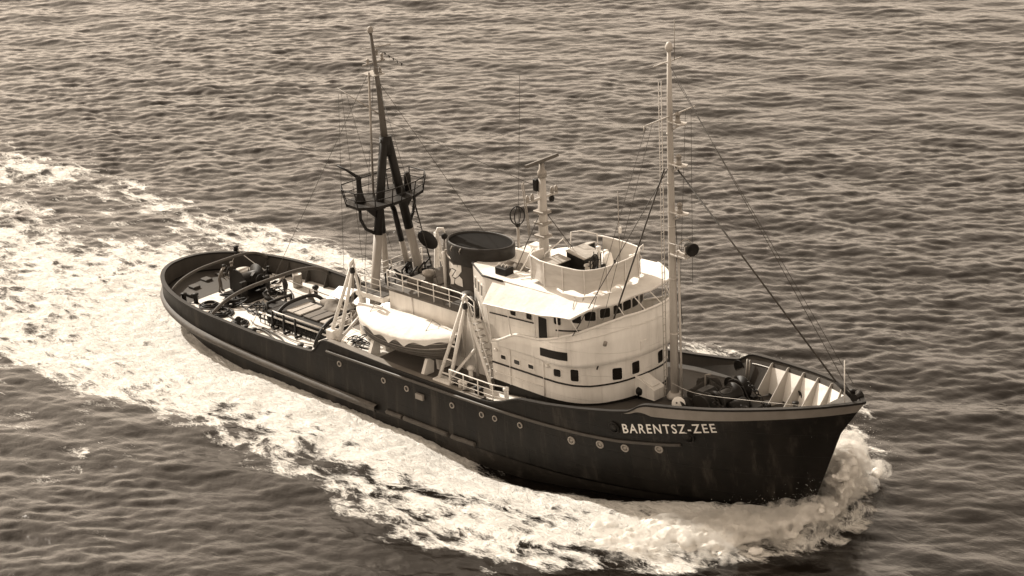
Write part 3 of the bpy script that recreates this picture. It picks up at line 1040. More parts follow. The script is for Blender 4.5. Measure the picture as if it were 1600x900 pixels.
# ------------------------------------------------------------------ funnel
FX, FA, FBm = 19.55, 1.95, 1.25
fun = empty('funnel', (FX, 0, CAS_T), tug)
m = MB()
prof = []
for i in range(9):
    t = i / 8
    prof.append((1.0 + 0.02 * t, 0.0 + 2.8 * t))
m.lathe(prof, (0, 0, 0), 40, ex=FA, ey=FBm)
body = m.build('funnel_body', FUNNEL, fun)
cw = MB()
cx = 0.25
prof = [(1.02, 1.95), (1.07, 1.97), (1.09, 2.05), (1.11, 2.5), (1.12, 2.85), (1.115, 2.98), (1.09, 3.05), (1.06, 3.06), (1.04, 3.03), (1.03, 2.9)]
cw.lathe(prof, (cx, 0, 0), 44, ex=FA, ey=FBm)
# slope the cowl gently up towards the fore end
cw.v = [(x, y, 0.20 + z + 0.04 * x) for x, y, z in cw.v]
cw.f.pop(); cw.s.pop()          # the top stays open
cowl = cw.build('funnel_cowl', COWL, fun)
SOOT = mat('soot', 0.006, 0.9, 0.4, 3.0, spec=0.1)
ci = MB()
ci.lathe([(1.035, 2.95), (1.0, 2.7), (0.95, 2.2), (0.0, 2.1)], (cx, 0, 0), 44, ex=FA, ey=FBm)
ci.v = [(x, y, 0.20 + z + 0.04 * x) for x, y, z in ci.v]
ci.build('funnel_uptake', SOOT, fun)
for k in range(3):
    MB().lathe([(0.2, 1.9), (0.22, 2.95), (0.18, 2.95), (0.17, 2.0)], (-0.8 + 0.95 * k, 0.1, 0.1), 14).build('exhaust_pipe', SOOT, fun)
for dx in (-0.55, 0.1):
    MB().tube([(dx, -1.40, 2.85), (dx + .04, -1.5, 3.0), (dx + 0.12, -1.42, 3.2)], 0.03, 5).build('grab_handle', STEEL, fun)
MB().lathe([(1.025, 0), (1.03, 0.06), (1.025, 0.12)], (0, 0, 2.24), 40, ex=FA, ey=FBm).build('funnel_moulding', WHITE2, fun)
MB().lathe([(1.02, 0), (1.025, 0.04), (1.02, 0.08)], (0, 0, 0.62), 40, ex=FA, ey=FBm).build('funnel_moulding', FUNNEL, fun)
# interlocked Z device on both sides (metres on the funnel side: along, up)
EMB = [
    [(-0.87, 1.78), (-0.60, 1.72), (-0.53, 1.60), (-0.70, 1.38), (-0.88, 1.25), (-0.92, 1.55)],
    [(-0.55, 1.68), (-0.02, 1.84), (-0.02, 1.42), (-0.24, 1.05), (-0.40, 0.86), (-0.68, 0.80), (-0.34, 1.40), (-0.66, 1.42)],
    [(-0.70, 1.36), (-0.42, 1.34), (-0.74, 0.82), (-0.50, 0.74), (-0.58, 0.36), (-0.86, 0.22), (-0.84, 0.58), (-0.98, 0.84)],
    [(-0.46, 0.74), (-0.16, 1.06), (0.0, 0.92), (0.02, 0.40), (-0.30, 0.42), (-0.50, 0.46)],
]
for sd in (-1, 1):
    m = MB()
    for poly in EMB:
        n = len(poly)
        out = []
        for (u, w) in poly:
            x = u * 1.3 + 0.05
            y = sd * FBm * 1.014 * math.sqrt(max(0.02, 1 - (x / (FA * 1.014)) ** 2))
            out.append((x, y + sd * 0.02, 0.62 + w * 0.84))
        m.add(out, [tuple(range(n)) if sd > 0 else tuple(range(n))[::-1]])
    m.build('funnel_device', LETTER, fun)
MB().tube([(-1.6, -0.95, -0.1), (-1.6, -0.98, 2.0), (-1.62, -1.0, 2.5)], 0.09, 10).build('steam_pipe', WHITE2, fun)
MB().tube([(-1.95, -0.5, 0), (-1.95, -0.5, 2.4)], 0.07, 8).build('steam_pipe', STEEL, fun)
v1 = empty('cowl_ventilator', (17.1, 0.9, CAS_T + .1), tug)
MB().tube([(0, 0, 0), (0, 0, 1.9), (-0.05, 0, 2.2), (-0.25, 0, 2.38)], [0.2, 0.2, 0.24, 0.3], 14).build('ventilator_pipe', STEEL, v1)
MB().lathe([(0.27, 0), (0.3, 0.1), (0.2, 0.22), (0, 0.26)], (-0.05, 0, 2.25), 14).build('ventilator_hood', WHITE2, v1)
v1 = empty('cowl_ventilator', (16.6, -0.9, CAS_T + .1), tug)
MB().lathe([(0.22, 0), (0.22, 0.7), (0.36, 0.75), (0.36, 0.95), (0.0, 1.05)], (0, 0, 0), 16).build('ventilator_pipe', STEEL, v1)
# tanks on the casing beside the funnel
m = MB()
m.lathe([(0.0, -0.02), (0.32, 0), (0.34, 0.9), (0.26, 1.0), (0, 1.02)], (20.6, -1.95, CAS_T + .1), 16)
m.build('deck_tank', DARKB, tug)
m = MB()
m.tube(arc((21.3, -2.3, CAS_T + 0.7), 0.36, 0, 2 * math.pi * 19 / 20, 19, (1, -0.3, 0), (0, 0, 1)), 0.08, 8, True)
tag(m.build('lifebuoy', DARKB), 'dark ring lifebuoy hung on the casing rail beside the funnel', 'lifebuoy')
m = MB()
m.tube(arc((12.35, -2.58, 6.45), 0.38, 0, 2 * math.pi * 23 / 24, 23, (1, 0, 0), (0, 0, 1)), 0.09, 8, True)
tag(m.build('lifebuoy', DARKB), 'dark ring lifebuoy on the aft mast platform above the davit', 'lifebuoy')

# ------------------------------------------------------------------ after mast (bipod with platform)
AM = empty('after_mast', (13.0, 0, 3.1), tug)
o3 = Vector((13.0, 0, 3.1))
def L3(*p): return Vector(p) - o3
APEX = Vector((12.75, 0, 14.0))
def leg2(a, b, r0, r1, split, name='leg'):
    """lower part buff, upper part black"""
    a, b = Vector(a), Vector(b)
    c = a.lerp(b, split)
    rc = r0 + (r1 - r0) * split
    MB().tube([a - o3, c - o3], [r0, rc], 12).build(name, MASTP, AM)
    MB().tube([c - o3, b - o3], [rc * 1.01, r1], 12).build(name, DARK, AM)
for sd in (-1, 1):
    leg2((13.1, sd * 2.2, 3.1), (12.8, sd * 0.12, 14.0), 0.26, 0.24, 0.52 if sd < 0 else 0.5)
leg2((12.0, 0.12, 5.8), (12.0, 0.05, 10.4), 0.17, 0.15, 0.55, 'strut')
leg2((12.6, 1.3, 5.8), (12.25, 0.75, 9.6), 0.17, 0.15, 0.5, 'strut')
MB().tube([p - o3 for p in [Vector((12.25, 0.75, 9.6)), Vector((12.2, 0.62, 9.9)), Vector((12.1, 0.4, 10.0)), Vector((12.05, 0.15, 9.8))]], 0.14, 10).build('strut_bend', DARK, AM)
MB().tube([APEX - o3 - Vector((0, 0, .5)), L3(12.55, 0, 16.5), L3(12.15, 0, 19.7)], [0.21, 0.145, 0.095], 14).build('topmast', TOPM, AM)
MB().tube([APEX - o3 - Vector((0, 0, 1.0)), APEX - o3 + Vector((0, 0, .05))], [0.34, 0.30], 14).build('mast_band', DARK, AM)
MB().lathe([(0.0, 0), (0.14, 0.0), (0.17, 0.1), (0.14, 0.3), (0.0, 0.36)], L3(12.15, 0, 19.7), 12).build('truck', MASTP, AM)
MB().tube([L3(12.0, -0.45, 10.3), L3(12.2, -0.35, 17.6)], 0.06, 8).build('signal_pole', STEEL, AM)
# platform
PZ = 10.45
m = MB()
pp = [(12.6 + (a_ - 12.75) * 1.1, b_ * 1.12) for a_, b_ in [(11.6, -1.6), (12.1, -2.05), (13.0, -2.1), (13.6, -1.5), (13.8, -0.6), (13.8, 0.8), (13.5, 1.7), (13.0, 2.15), (12.1, 2.1), (11.6, 1.5)]]
m.poly_prism([L3(x, y, PZ) for x, y in pp], (0, 0, 0.16))
plat = m.build('crows_platform', DARK, AM)
m = MB()
m.tube([L3(x, y, PZ + 1.0) for x, y in [(a * 1.0 + (a - 12.75) * 0.18, b * 1.08) for a, b in pp]], 0.035, 6, True)
m.tube([L3(x, y, PZ + 0.55) for x, y in [(a * 1.0 + (a - 12.75) * 0.1, b * 1.04) for a, b in pp]], 0.025, 6, True)
m.build('platform_rail', DARK, AM)
for a, b in pp + [(13.75, 0), (11.75, 0.9), (11.75, -0.9)]:
    MB().tube([L3(a, b, PZ), L3(a + (a - 12.75) * 0.18, b * 1.08, PZ + 1.0)], 0.035, 6).build('platform_post', DARK, AM)
for sd in (-1, 1):
    MB().tube([L3(12.9, sd * 1.35, 8.9), L3(12.7, sd * 1.75, 9.2), L3(12.6, sd * 2.0, 9.8), L3(12.6, sd * 2.0, PZ)], 0.09, 8).build('platform_bracket', DARK, AM)
    MB().poly_prism([L3(12.9, sd * 0.9, PZ), L3(12.9, sd * 1.9, PZ), L3(12.95, sd * 1.15, PZ - 0.75)], (-0.1, 0, 0)).build('platform_gusset', DARK, AM)
m = MB()
m.lathe([(0.32, 0), (0.3, 0.15), (0.16, 0.5), (0.14, 1.25), (0.2, 1.4), (0.0, 1.5)], L3(12.2, -1.6, PZ + .16), 12)
m.tube([L3(12.2, -1.6, PZ + 1.55), L3(11.6, -1.85, PZ + 1.9), L3(11.1, -2.1, PZ + 2.15)], [0.1, 0.07, 0.05], 8)
m.build('water_monitor', DARK, AM)
m = MB()
m.lathe([(0.2, 0), (0.2, 0.9), (0.12, 1.1)], L3(12.9, 1.3, PZ + .16), 12)
m.build('water_monitor', DARK, AM)
# steps up the legs and pole
for k in range(16):
    t = 0.30 + 0.62 * k / 15
    p = Vector((13.1, -2.2, 3.1)).lerp(Vector((12.8, -0.12, 14.0)), t)
    MB().tube([p - o3 + Vector((-0.38, 0.0, 0)), p - o3], 0.025, 5).build('mast_step', STEEL, AM)
lad = None
for k in range(20):
    t = k / 19
    p = Vector((13.4, 2.2, 4.5)).lerp(Vector((13.2, 0.95, PZ)), t)
    MB().tube([p - o3 + Vector((0.0, 0.12, 0)), p - o3 + Vector((0.36, 0.12, 0))], 0.022, 5).build('mast_step', DARK, AM)
MB().tube([L3(13.76, 2.32, 4.5), L3(13.56, 1.07, PZ)], 0.035, 6).build('ladder_stile', DARK, AM)
# cross trees, lights, gaff
MB().tube([L3(12.2, -0.75, 18.05), L3(12.2, 0.85, 18.05)], 0.05, 6).build('crosstree', MASTP, AM)
MB().tube([L3(11.6, -0.2, 18.75), L3(12.7, 0.9, 18.95)], 0.035, 6).build('crosstree', MASTP, AM)
MB().bevbox(-1.35, -0.35, -0.4, 0.4, 14.3, 14.37, 0.02).build('light_shelf', MASTP, AM)
for dx, dy, z in ((-0.35, -0.55, 18.1), (-0.55, 0.3, 18.4), (-0.6, 0.7, 18.1), (-0.3, 0.25, 17.4 - 3.1 + 0.1)):
    zz = z if z > 17 else z + 3.1
    e = L3(12.75 + dx, dy, zz)
    MB().lathe([(0.1, 0), (0.1, 0.05), (0.075, 0.07), (0.075, 0.22), (0.1, 0.24), (0.04, 0.32), (0, 0.33)], e, 10).build('mast_light', STEEL, AM)
MB().tube([L3(12.5, 0.0, 15.2), L3(10.4, -1.1, 16.6)], [0.04, 0.02], 6).build('gaff', MASTP, AM)
# round dark shape at the port leg
MB().lathe([(0.0, -0.06), (0.36, -0.05), (0.40, 0.0), (0.36, 0.05), (0.0, 0.06)], L3(13.6, 1.9, 7.75), 22, (0.86, -0.45, 0.1), ex=1.0, ey=1.75).build('signal_disc', DARK, AM)

# ------------------------------------------------------------------ fore mast
FMX = 33.2
FM = empty('fore_mast', (FMX, 0, 4.2), tug)
def F3(x, y, z): return Vector((x - FMX, y, z - 4.2))
MB().tube([F3(33.25, 0, 4.0), F3(33.28, 0, 12), F3(33.35, 0, 18.8), F3(33.4, 0, 22.1)], [0.22, 0.185, 0.145, 0.095], 16).build('mast_pole', MASTG, FM)
MB().lathe([(0.0, 0), (0.16, 0.02), (0.2, 0.14), (0.16, 0.3), (0.1, 0.42), (0.0, 0.46)], F3(33.4, 0, 22.05), 12).build('truck', MASTG, FM)
MB().tube([F3(33.6, 0.15, 21.6), F3(33.65, 0.15, 23.6)], 0.018, 5).build('whip_aerial', STEEL, FM)
MB().tube([F3(33.2, -0.9, 21.45), F3(33.5, 0.75, 21.6)], 0.035, 6).build('yard', MASTG, FM)
MB().tube([F3(33.3, -1.7, 18.75), F3(33.5, 1.65, 18.95)], [0.035, 0.04], 6).build('yard', MASTG, FM)
MB().tube([F3(33.2, -1.68, 18.72), F3(33.2, -1.68, 18.4)], 0.035, 6).build('yard_hook', MASTG, FM)
def light_shelf(z, big=False):
    m = MB()
    m.poly_prism([F3(33.35, -0.2, z), F3(34.2, -0.28, z), F3(34.35, 0, z), F3(34.2, 0.28, z), F3(33.35, 0.2, z)], (0, 0, 0.06))
    m.build('light_shelf', MASTG, FM)
    MB().tube([F3(33.35, 0, z - 0.45), F3(34.05, 0, z)], 0.05, 6).build('shelf_bracket', MASTG, FM)
    MB().lathe([(0.15, 0), (0.15, 0.08), (0.11, 0.1), (0.11, 0.34), (0.16, 0.36), (0.1, 0.48), (0.0, 0.54)], F3(33.85, 0, z + .06), 14).build('mast_light', STEEL, FM)
for z in (18.55, 16.45, 14.0):
    light_shelf(z)
m = MB(); m.bevbox(0.1, 1.25, -0.35, 0.45, 11.85 - 4.2, 11.92 - 4.2, 0.02); m.build('searchlight_shelf', MASTG, FM)
m = MB()
for (a, b) in (((0.2, -0.33), (0.2, -0.33)), ((0.7, -0.33), (0.7, -0.33)), ((1.2, -0.33), (1.2, -0.33)), ((1.2, 0.43), (1.2, 0.43))):
    m.tube([(a[0], a[1], 11.9 - 4.2), (a[0], a[1], 12.5 - 4.2)], 0.022, 5)
m.tube([(0.1, -0.33, 12.5 - 4.2), (1.2, -0.33, 12.5 - 4.2), (1.2, 0.43, 12.5 - 4.2)], 0.022, 5)
m.build('shelf_rail', MASTG, FM)
MB().lathe([(0.10, -0.32), (0.2, -0.25), (0.28, 0.0), (0.34, 0.25), (0.34, 0.3), (0.26, 0.28), (0.0, 0.2)], F3(34.35, 0.1, 12.32), 18, (0.95, -0.3, -0.1)).build('searchlight', DARK, FM)
MB().tube(arc(F3(34.0, 0.15, 12.35), 0.32, 0, 2 * math.pi * 15 / 16, 15, (0.4, 0.9, 0), (0, 0, 1)), 0.03, 6, True).build('lamp_yoke', STEEL, FM)
MB().tube([F3(34.1, .1, 11.9), F3(34.1, .1, 12.3)], 0.06, 6).build('lamp_stand', STEEL, FM)
for z in (17.9, 15.4, 13.2, 10.5, 7.6):
    rb_ = 0.235 - 0.006 * (z - 4)
    MB().lathe([(rb_, 0), (rb_ + .01, 0.05), (rb_, 0.1)], F3(33.3, 0, z), 14).build('mast_band', MASTG, FM)
ladm = MB()
ladm.tube([F3(32.85, -0.35, 4.3), F3(32.95, -0.3, 20.5)], 0.022, 5)
ladm.tube([F3(32.75, -0.05, 4.3), F3(32.9, -0.05, 20.5)], 0.022, 5)
ladm.build('ladder_stile', MASTG, FM)
rung = MB().tube([(0, -0.02, 0), (-0.08, 0.28, 0)], 0.016, 5).mesh('ladder_rung'); rung.materials.append(MASTG)
for k in range(46):
    share('ladder_rung', rung, FM, F3(32.85 + 0.1 * k / 46, -0.34, 4.6 + k * 0.345))
MB().tube([F3(33.6, 0.1, 4.3), F3(33.6, 0.1, 12)], 0.06, 8).build('cable_pipe', MASTG, FM)
MB().lathe([(0.42, 0), (0.42, 0.12), (0.30, 0.3)], F3(33.25, 0, 4.2), 16).build('mast_heel', MASTG, FM)
# locker with sloping top at the mast foot
m = MB()
bx = [(31.9, -1.25), (32.6, -1.0), (32.55, -0.2), (31.6, 0.1)]
zb_, = (4.15,)
m.add([(31.35, -1.0, 4.2), (32.75, -1.0, 4.2), (32.75, -0.15, 4.2), (31.35, -0.15, 4.2), (31.35, -1.0, 5.25), (32.75, -1.0, 4.75), (32.75, -0.15, 4.75), (31.35, -0.15, 5.25)],
      [(3, 2, 1, 0), (4, 5, 6, 7), (0, 1, 5, 4), (1, 2, 6, 5), (2, 3, 7, 6), (3, 0, 4, 7)])
fl = m.build('fore_locker', WHITE, tug)
MB().obox((32.1, -0.58, 5.02), (1, 0.0, -0.357), (0, 1, 0), (0.357, 0, 1), 0.9, 0.6, 0.05).build('locker_lid', WHITE2, fl)

# ------------------------------------------------------------------ radar mast and direction finder
RM = empty('radar_mast', (24.5, 0, 9.2), tug)
MB().tube([(0, 0, 0), (0.03, 0, 2.8), (0.08, 0, 4.9)], [0.27, 0.23, 0.18], 16).build('mast_pole', MASTG, RM)
m = MB()
m.obox((0.1, 0, 5.72), (0.1, 1.0, 0.07), (1.0, -0.1, 0.25), (-0.25, 0, 1), 2.1, 0.24, 0.16)
m.build('radar_scanner', RADAR, RM)
MB().lathe([(0.24, 4.85), (0.24, 5.15), (0.16, 5.25), (0.12, 5.6)], (0.08, 0, 0), 14).build('scanner_gearbox', STEEL, RM)
MB().bevbox(-0.35, -0.05, -0.3, 0.3, 4.1, 4.75, 0.04).build('scanner_motor', DARK, RM)
MB().tube([(0.02, -1.15, 3.75), (0.1, 1.05, 3.75)], 0.07, 6).build('crosstree', MASTG, RM)
for y in (-1.1, -0.75, 0.7, 1.0):
    MB().lathe([(0.1, 0), (0.1, 0.22), (0.05, 0.34), (0, 0.35)], (0.05, y, 3.8), 10).build('mast_light', STEEL, RM)
MB().lathe([(0.12, -0.3), (0.16, -0.1), (0.1, 0.0)], (0.1, 0.6, 3.7), 10).build('mast_light', DARK, RM)
for x, y in ((-0.45, -0.5), (-0.3, -0.75)):
    MB().tube([(x, y, 1.8), (x - .2, y - .15, 4.6)], 0.03, 6).build('aerial_rod', STEEL, RM)
for z in (1.6, 2.3, 2.9):
    MB().bevbox(-0.38, 0.35, -0.32, 0.32, z, z + 0.16, 0.03).build('mast_bracket', STEEL, RM)
for a in ((-1.6, -0.3, 0.0), (1.7, 1.2, 0.15), (-0.7, -1.4, 0.1)):
    MB().tube([(0, 0, 3.2), a], 0.022, 5).build('mast_stay', WIRE, RM)
MB().tube([(-0.33, 0, 0.1), (-0.25, 0, 4.6)], 0.03, 6).build('ladder_stile', MASTG, RM)
DF = empty('direction_finder', (22.3, 0.35, 9.15), tug)
MB().tube([(0, 0, 0), (0, 0, 1.75)], 0.075, 8).build('loop_post', STEEL, DF)
MB().tube(arc((0, 0, 2.25), 0.5, 0, 2 * math.pi * 31 / 32, 31, (0.5, 0.55, 0), (0, 0, 1)), 0.035, 8, True).build('loop_ring', DARK, DF)
MB().tube(arc((0, 0, 2.25), 0.46, 0, 2 * math.pi * 31 / 32, 31, (-0.30, 0.75, 0), (0, 0, 1)), 0.03, 8, True).build('loop_ring', DARK, DF)
MB().lathe([(0.12, 1.65), (0.14, 1.75), (0.12, 1.85)], (0, 0, 0), 10).build('loop_collar', DARK, DF)

# ------------------------------------------------------------------ davits and lifeboat
def davit(x0, sd=1):
    D = empty('boat_davit', (x0, -4.1 * sd, 3.25), tug)
    D.scale.y = sd
    hd = Vector((0.75, 1.0, 4.45))
    for dx in (-0.40, 0.40):
        MB().tube([(dx, -0.1, 0.1), Vector((dx * 0.45 + 0.5, 0.6, 2.9)), hd + Vector((dx * 0.2, 0, 0))], [0.10, 0.10, 0.085], 8).build('davit_leg', WHITE2, D)
    for t in (0.07, 0.24, 0.41, 0.58, 0.75):
        a = Vector((-0.40, -0.1, 0.1)).lerp(hd, t); b = Vector((0.40, -0.1, 0.1)).lerp(hd, t)
        MB().tube([a, b], 0.05, 6).build('davit_rung', WHITE2, D)
    MB().tube([hd, (0.85, 1.35, 2.0), (0.9, 1.45, 0.0)], 0.075, 8).build('back_leg', WHITE2, D)
    MB().tube([(0.42, -0.05, 0.25), (0.9, 1.35, 1.55)], 0.085, 8).build('brace', WHITE2, D)
    MB().tube([hd + Vector((0, 0, -.1)), hd + Vector((0.08, -0.1, 0.22)), hd + Vector((0.2, -0.35, 0.18)), hd + Vector((0.25, -0.42, -0.1))], [0.09, 0.1, 0.09, 0.06], 8).build('davit_head', WHITE2, D)
    MB().lathe([(0.0, -0.1), (0.17, -0.09), (0.17, 0.09), (0.0, 0.1)], hd + Vector((0.3, -0.35, -0.25)), 14, (0.3, 1, 0)).build('fall_block', DARK, D)
    MB().bevbox(-0.62, 0.62, -0.4, 0.25, -0.02, 0.10, 0.02).build('davit_foot', WHITE2, D)
    for k in range(3):
        MB().tube([hd + Vector((0.28 + 0.05 * k, -0.3, -0.35)), Vector((0.65 + 0.12 * k, 0.6, 1.3))], 0.02, 5).build('fall_rope', ROPE, D)
    return D
davit(12.25)
davit(20.95)
davit(12.25, -1)
davit(20.95, -1)

LB = empty('lifeboat', (17.35, -3.4, 3.3))
tag(LB, 'dark wooden lifeboat under a white scalloped canvas cover between two davits', 'lifeboat')
HL = 3.75
def bshape(u):      # -1 aft .. 1 fore
    return max(0.0, 1 - abs(u) ** 2.4) ** 0.75
rows = []
for j in range(8):
    t = j / 7
    r = []
    for i in range(41):
        u = -1 + 2 * i / 40
        b = 1.28 * bshape(u) * (math.sin(t * math.pi / 2) ** 0.55) + 0.03
        z = 0.62 + 1.15 * (1 - math.cos(t * math.pi / 2)) ** 0.8 + 0.34 * u * u * (0.3 + 0.7 * t)
        r.append((u * HL * (0.9 + 0.1 * t), -b, z))
    rows.append(r)
m = MB()
m.rows(rows, True)
m.rows([[(x, -y, z) for x, y, z in r] for r in rows], True, flip=True)
m.build('boat_hull', BOATP, LB)
MB().tube([(-HL * .9, 0, 0.95), (-HL * .6, 0, 0.66), (0, 0, 0.58), (HL * .6, 0, 0.66), (HL * .9, 0, 0.95)], 0.06, 6).build('keel', BOATP, LB)
for zz in (0.35, 0.62):
    m = MB()
    for sd in (-1, 1):
        q = []
        for i in range(41):
            u = -1 + 2 * i / 40
            q.append((u * HL * 0.985, sd * (1.28 * bshape(u) * (0.93 if zz < .5 else 0.99) + .05), 1.0 + zz + 0.3 * u * u))
        m.tube(q, 0.03, 5)
    m.build('boat_rubbing_band', WOOD, LB)
for k in range(1, 6):                       # lands of the clinker planking
    t = 0.25 + 0.12 * k
    for sd in (-1, 1):
        q = []
        for i in range(41):
            u = -1 + 2 * i / 40
            b = 1.28 * bshape(u) * (math.sin(t * math.pi / 2) ** 0.55) + 0.045
            z = 0.62 + 1.15 * (1 - math.cos(t * math.pi / 2)) ** 0.8 + 0.34 * u * u * (0.3 + 0.7 * t)
            q.append((u * HL * (0.9 + 0.1 * t), sd * b, z))
        MB().tube(q, 0.022, 5).build('plank_land', BOATP, LB)
# canvas cover with scalloped skirt
crows = []
NU = 96
for j in range(13):
    t = j / 12
    r = []
    for i in range(NU + 1):
        u = -1 + 2 * i / NU
        g = 1.34 * bshape(u) + 0.06
        zg = 1.84 + 0.36 * u * u
        ridge = zg + 0.40 * (1 - abs(u) ** 2.2) + 0.15
        sc = 0.14 + (0.26 + 0.09 * math.sin(5.3 * u + 1)) * (1 - abs(math.sin(u * HL * math.pi / 1.25 + 0.25 * math.sin(4 * u)))) ** 0.8
        if t <= 0.7:
            s = t / 0.7
            y = g * (s ** 0.92)
            z = ridge + (zg - ridge) * (s ** 1.7) + (0.012 * math.sin(u * 9 + 3 * s) + 0.03 * abs(math.sin(u * HL * math.pi / 1.25)) * s) * math.sin(s * math.pi)
        else:
            s = (t - 0.7) / 0.3
            y = g * (1 + 0.006 * math.sin(u * 31) * s) - 0.02 * s
            z = zg - sc * s
        r.append((u * (HL + 0.08) * (1 - 0.02 * (t > .7)), -y, z))
    crows.append(r)
m = MB()
m.rows(crows, True, flip=True)
m.rows([[(x, -y, z) for x, y, z in r] for r in crows], True)
m.build('boat_cover', CANVAS, LB)
for x in (-2.2, 2.0):
    m = MB()
    m.poly_prism([(x - 0.1, -1.0, 0), (x - 0.1, -0.2, 0), (x - 0.1, -0.15, 0.62), (x - 0.1, -0.45, 0.85), (x - 0.1, -0.6, 0.85)], (0.2, 0, 0))
    m.poly_prism([(x - 0.1, 1.0, 0), (x - 0.1, 0.2, 0), (x - 0.1, 0.15, 0.62), (x - 0.1, 0.45, 0.85), (x - 0.1, 0.6, 0.85)], (0.2, 0, 0))
    m.build('boat_chock', WHITE2, tug).location = (17.35, -3.35, 3.15)
for u, ln in ((-0.62, 0.9), (0.55, 0.9)):
    MB().tube([(u * HL, -1.22 * bshape(u), 1.9), (u * HL, -0.0, 2.75), (u * HL, 1.22 * bshape(u), 1.9)], 0.02, 5).build('cover_lashing', ROPE, LB)

# stair from the boat deck to the casing top, handrails
ST = empty('side_stair', (22.6, -2.9, 3.2), tug)
a, b = Vector((0.95, -0.1, 0.0)), Vector((-0.75, 0.25, 3.2))
for dy in (-0.32, 0.32):
    MB().obox((a + b) / 2 + Vector((0, dy, 0)), b - a, (0, 1, 0), (b - a).cross(Vector((0, 1, 0))), (b - a).length, 0.05, 0.2).build('stringer', WHITE2, ST)
    MB().tube([a + Vector((0, dy, 0.95)), b + Vector((0, dy, 0.95))], 0.03, 6).build('handrail', WHITE2, ST)
    for t in (0.05, 0.5, 0.95):
        MB().tube([a.lerp(b, t) + Vector((0, dy, 0)), a.lerp(b, t) + Vector((0, dy, 0.95))], 0.025, 6).build('post', WHITE2, ST)
for k in range(10):
    p = a.lerp(b, (k + 0.5) / 10)
    MB().obox(p, (1, 0, 0), (0, 1, 0), (0, 0, 1), 0.24, 0.6, 0.03).build('tread', WOOD, ST)
railing('side_railing', [(21.6, -4.45, 3.2), (23.2, -4.5, 3.2), (24.8, -4.5, 3.2), (25.9, -4.45, 3.3)], 0.95, WHITE2, tug, 0.032, 3, 1.1)
railing('side_railing', [(12.0, -4.0, 3.3), (11.6, -3.2, 3.3), (11.6, -2.3, 3.3)], 0.95, WHITE2, tug, 0.03, 3, 0.9)
MB().lathe([(0.11, 0), (0.11, 0.62), (0.16, 0.66), (0.16, 0.8), (0, 0.84)], (25.4, -4.1, 3.2), 12).build('fairlead_post', WHITE2, tug)
for k in range(4):
    MB().lathe([(0.13, 0), (0.11, 0.3), (0.15, 0.36), (0.15, 0.42), (0, 0.44)], (22.2 + 0.32 * (k % 2) + (k // 2) * 1.2, -4.25, 3.2), 12).build('bollard', WHITE2 if k < 2 else DARK, tug)
lk = MB().bevbox(11.75, 12.35, -4.35, -3.85, 3.25, 3.95, 0.04).build('life_jacket_chest', WHITE2, tug)

# ------------------------------------------------------------------ aft deck
ADZ = 1.5
def tow_arch(x, dx=0.0, hw=None, h=0.95, r=0.085, mtl=None, z0=None):
    hw = hw or (np.interp(x, [p[0] for p in in_o[:120]], [p[1] for p in in_o[:120]]) - 0.05)
    z0 = rail_z(x) - 0.15 if z0 is None else z0
    pts = []
    for i in range(41):
        t = -1 + 2 * i / 40
        z = z0 + h * (1 - abs(t) ** 3.2) ** 0.8
        pts.append((x + dx * (1 - t * t), hw * t, z))
    m = MB(); m.tube(pts, r, 10)
    return m.build('towing_arch', mtl or FENDER, tug)
tow_arch(-2.9, 0.2, h=0.95)
tow_arch(1.8, 0.2, h=1.05, r=0.105)
tow_arch(4.3, 0.0, hw=2.1, h=1.15, r=0.11, mtl=DARK, z0=ADZ)
tow_arch(8.6, 0.0, hw=2.6, h=1.35, r=0.12, mtl=DARK, z0=ADZ)

# towing bay house with hatch boards and pipe rails
tb = MB().bevbox(3.4, 10.2, -1.75, 1.0, ADZ - .05, ADZ + 0.78, 0.05).build('towing_skylight', DARK, tug)
for k, x in enumerate((4.6, 6.05, 7.5)):
    MB().bevbox(x, x + 1.22, -1.2, 0.5, ADZ + 0.80, ADZ + 0.90, 0.02).build('hatch_board', WOOD if k != 1 else SDECK, tb)
    MB().box(x + 0.58, x + 0.64, -1.2, 0.5, ADZ + 0.902, ADZ + 0.915).build('board_seam', DARK, tb)
for y, z in ((-1.95, 0.62), (-1.95, 0.28)):
    MB().tube([(3.0, y, ADZ + z), (10.0, y, ADZ + z)], 0.05, 6).build('pipe_rail', WHITE2 if z > .5 else DARK, tb)
MB().tube([(4.2, -1.9, ADZ + 0.95), (4.6, -1.95, ADZ + 0.97), (8.7, -1.95, ADZ + 0.97)], 0.045, 6).build('pipe_rail', WHITE2, tb)
for k in range(18):
    x = 3.1 + k * 0.4
    MB().tube([(x, -1.95, ADZ - 0.02), (x, -1.95, ADZ + 0.62)], 0.03, 5).build('rail_post', DARK, tb)
for x in (4.3, 5.3, 6.3):
    MB().tube([(x, -2.0, ADZ + 1.0), (x, -2.05, ADZ + 0.1), (x + 0.4, -2.4, ADZ + 0.08), (x + 0.5, -2.0, ADZ + .1)], 0.07, 8).build('hoop_pipe', DARK, tb)
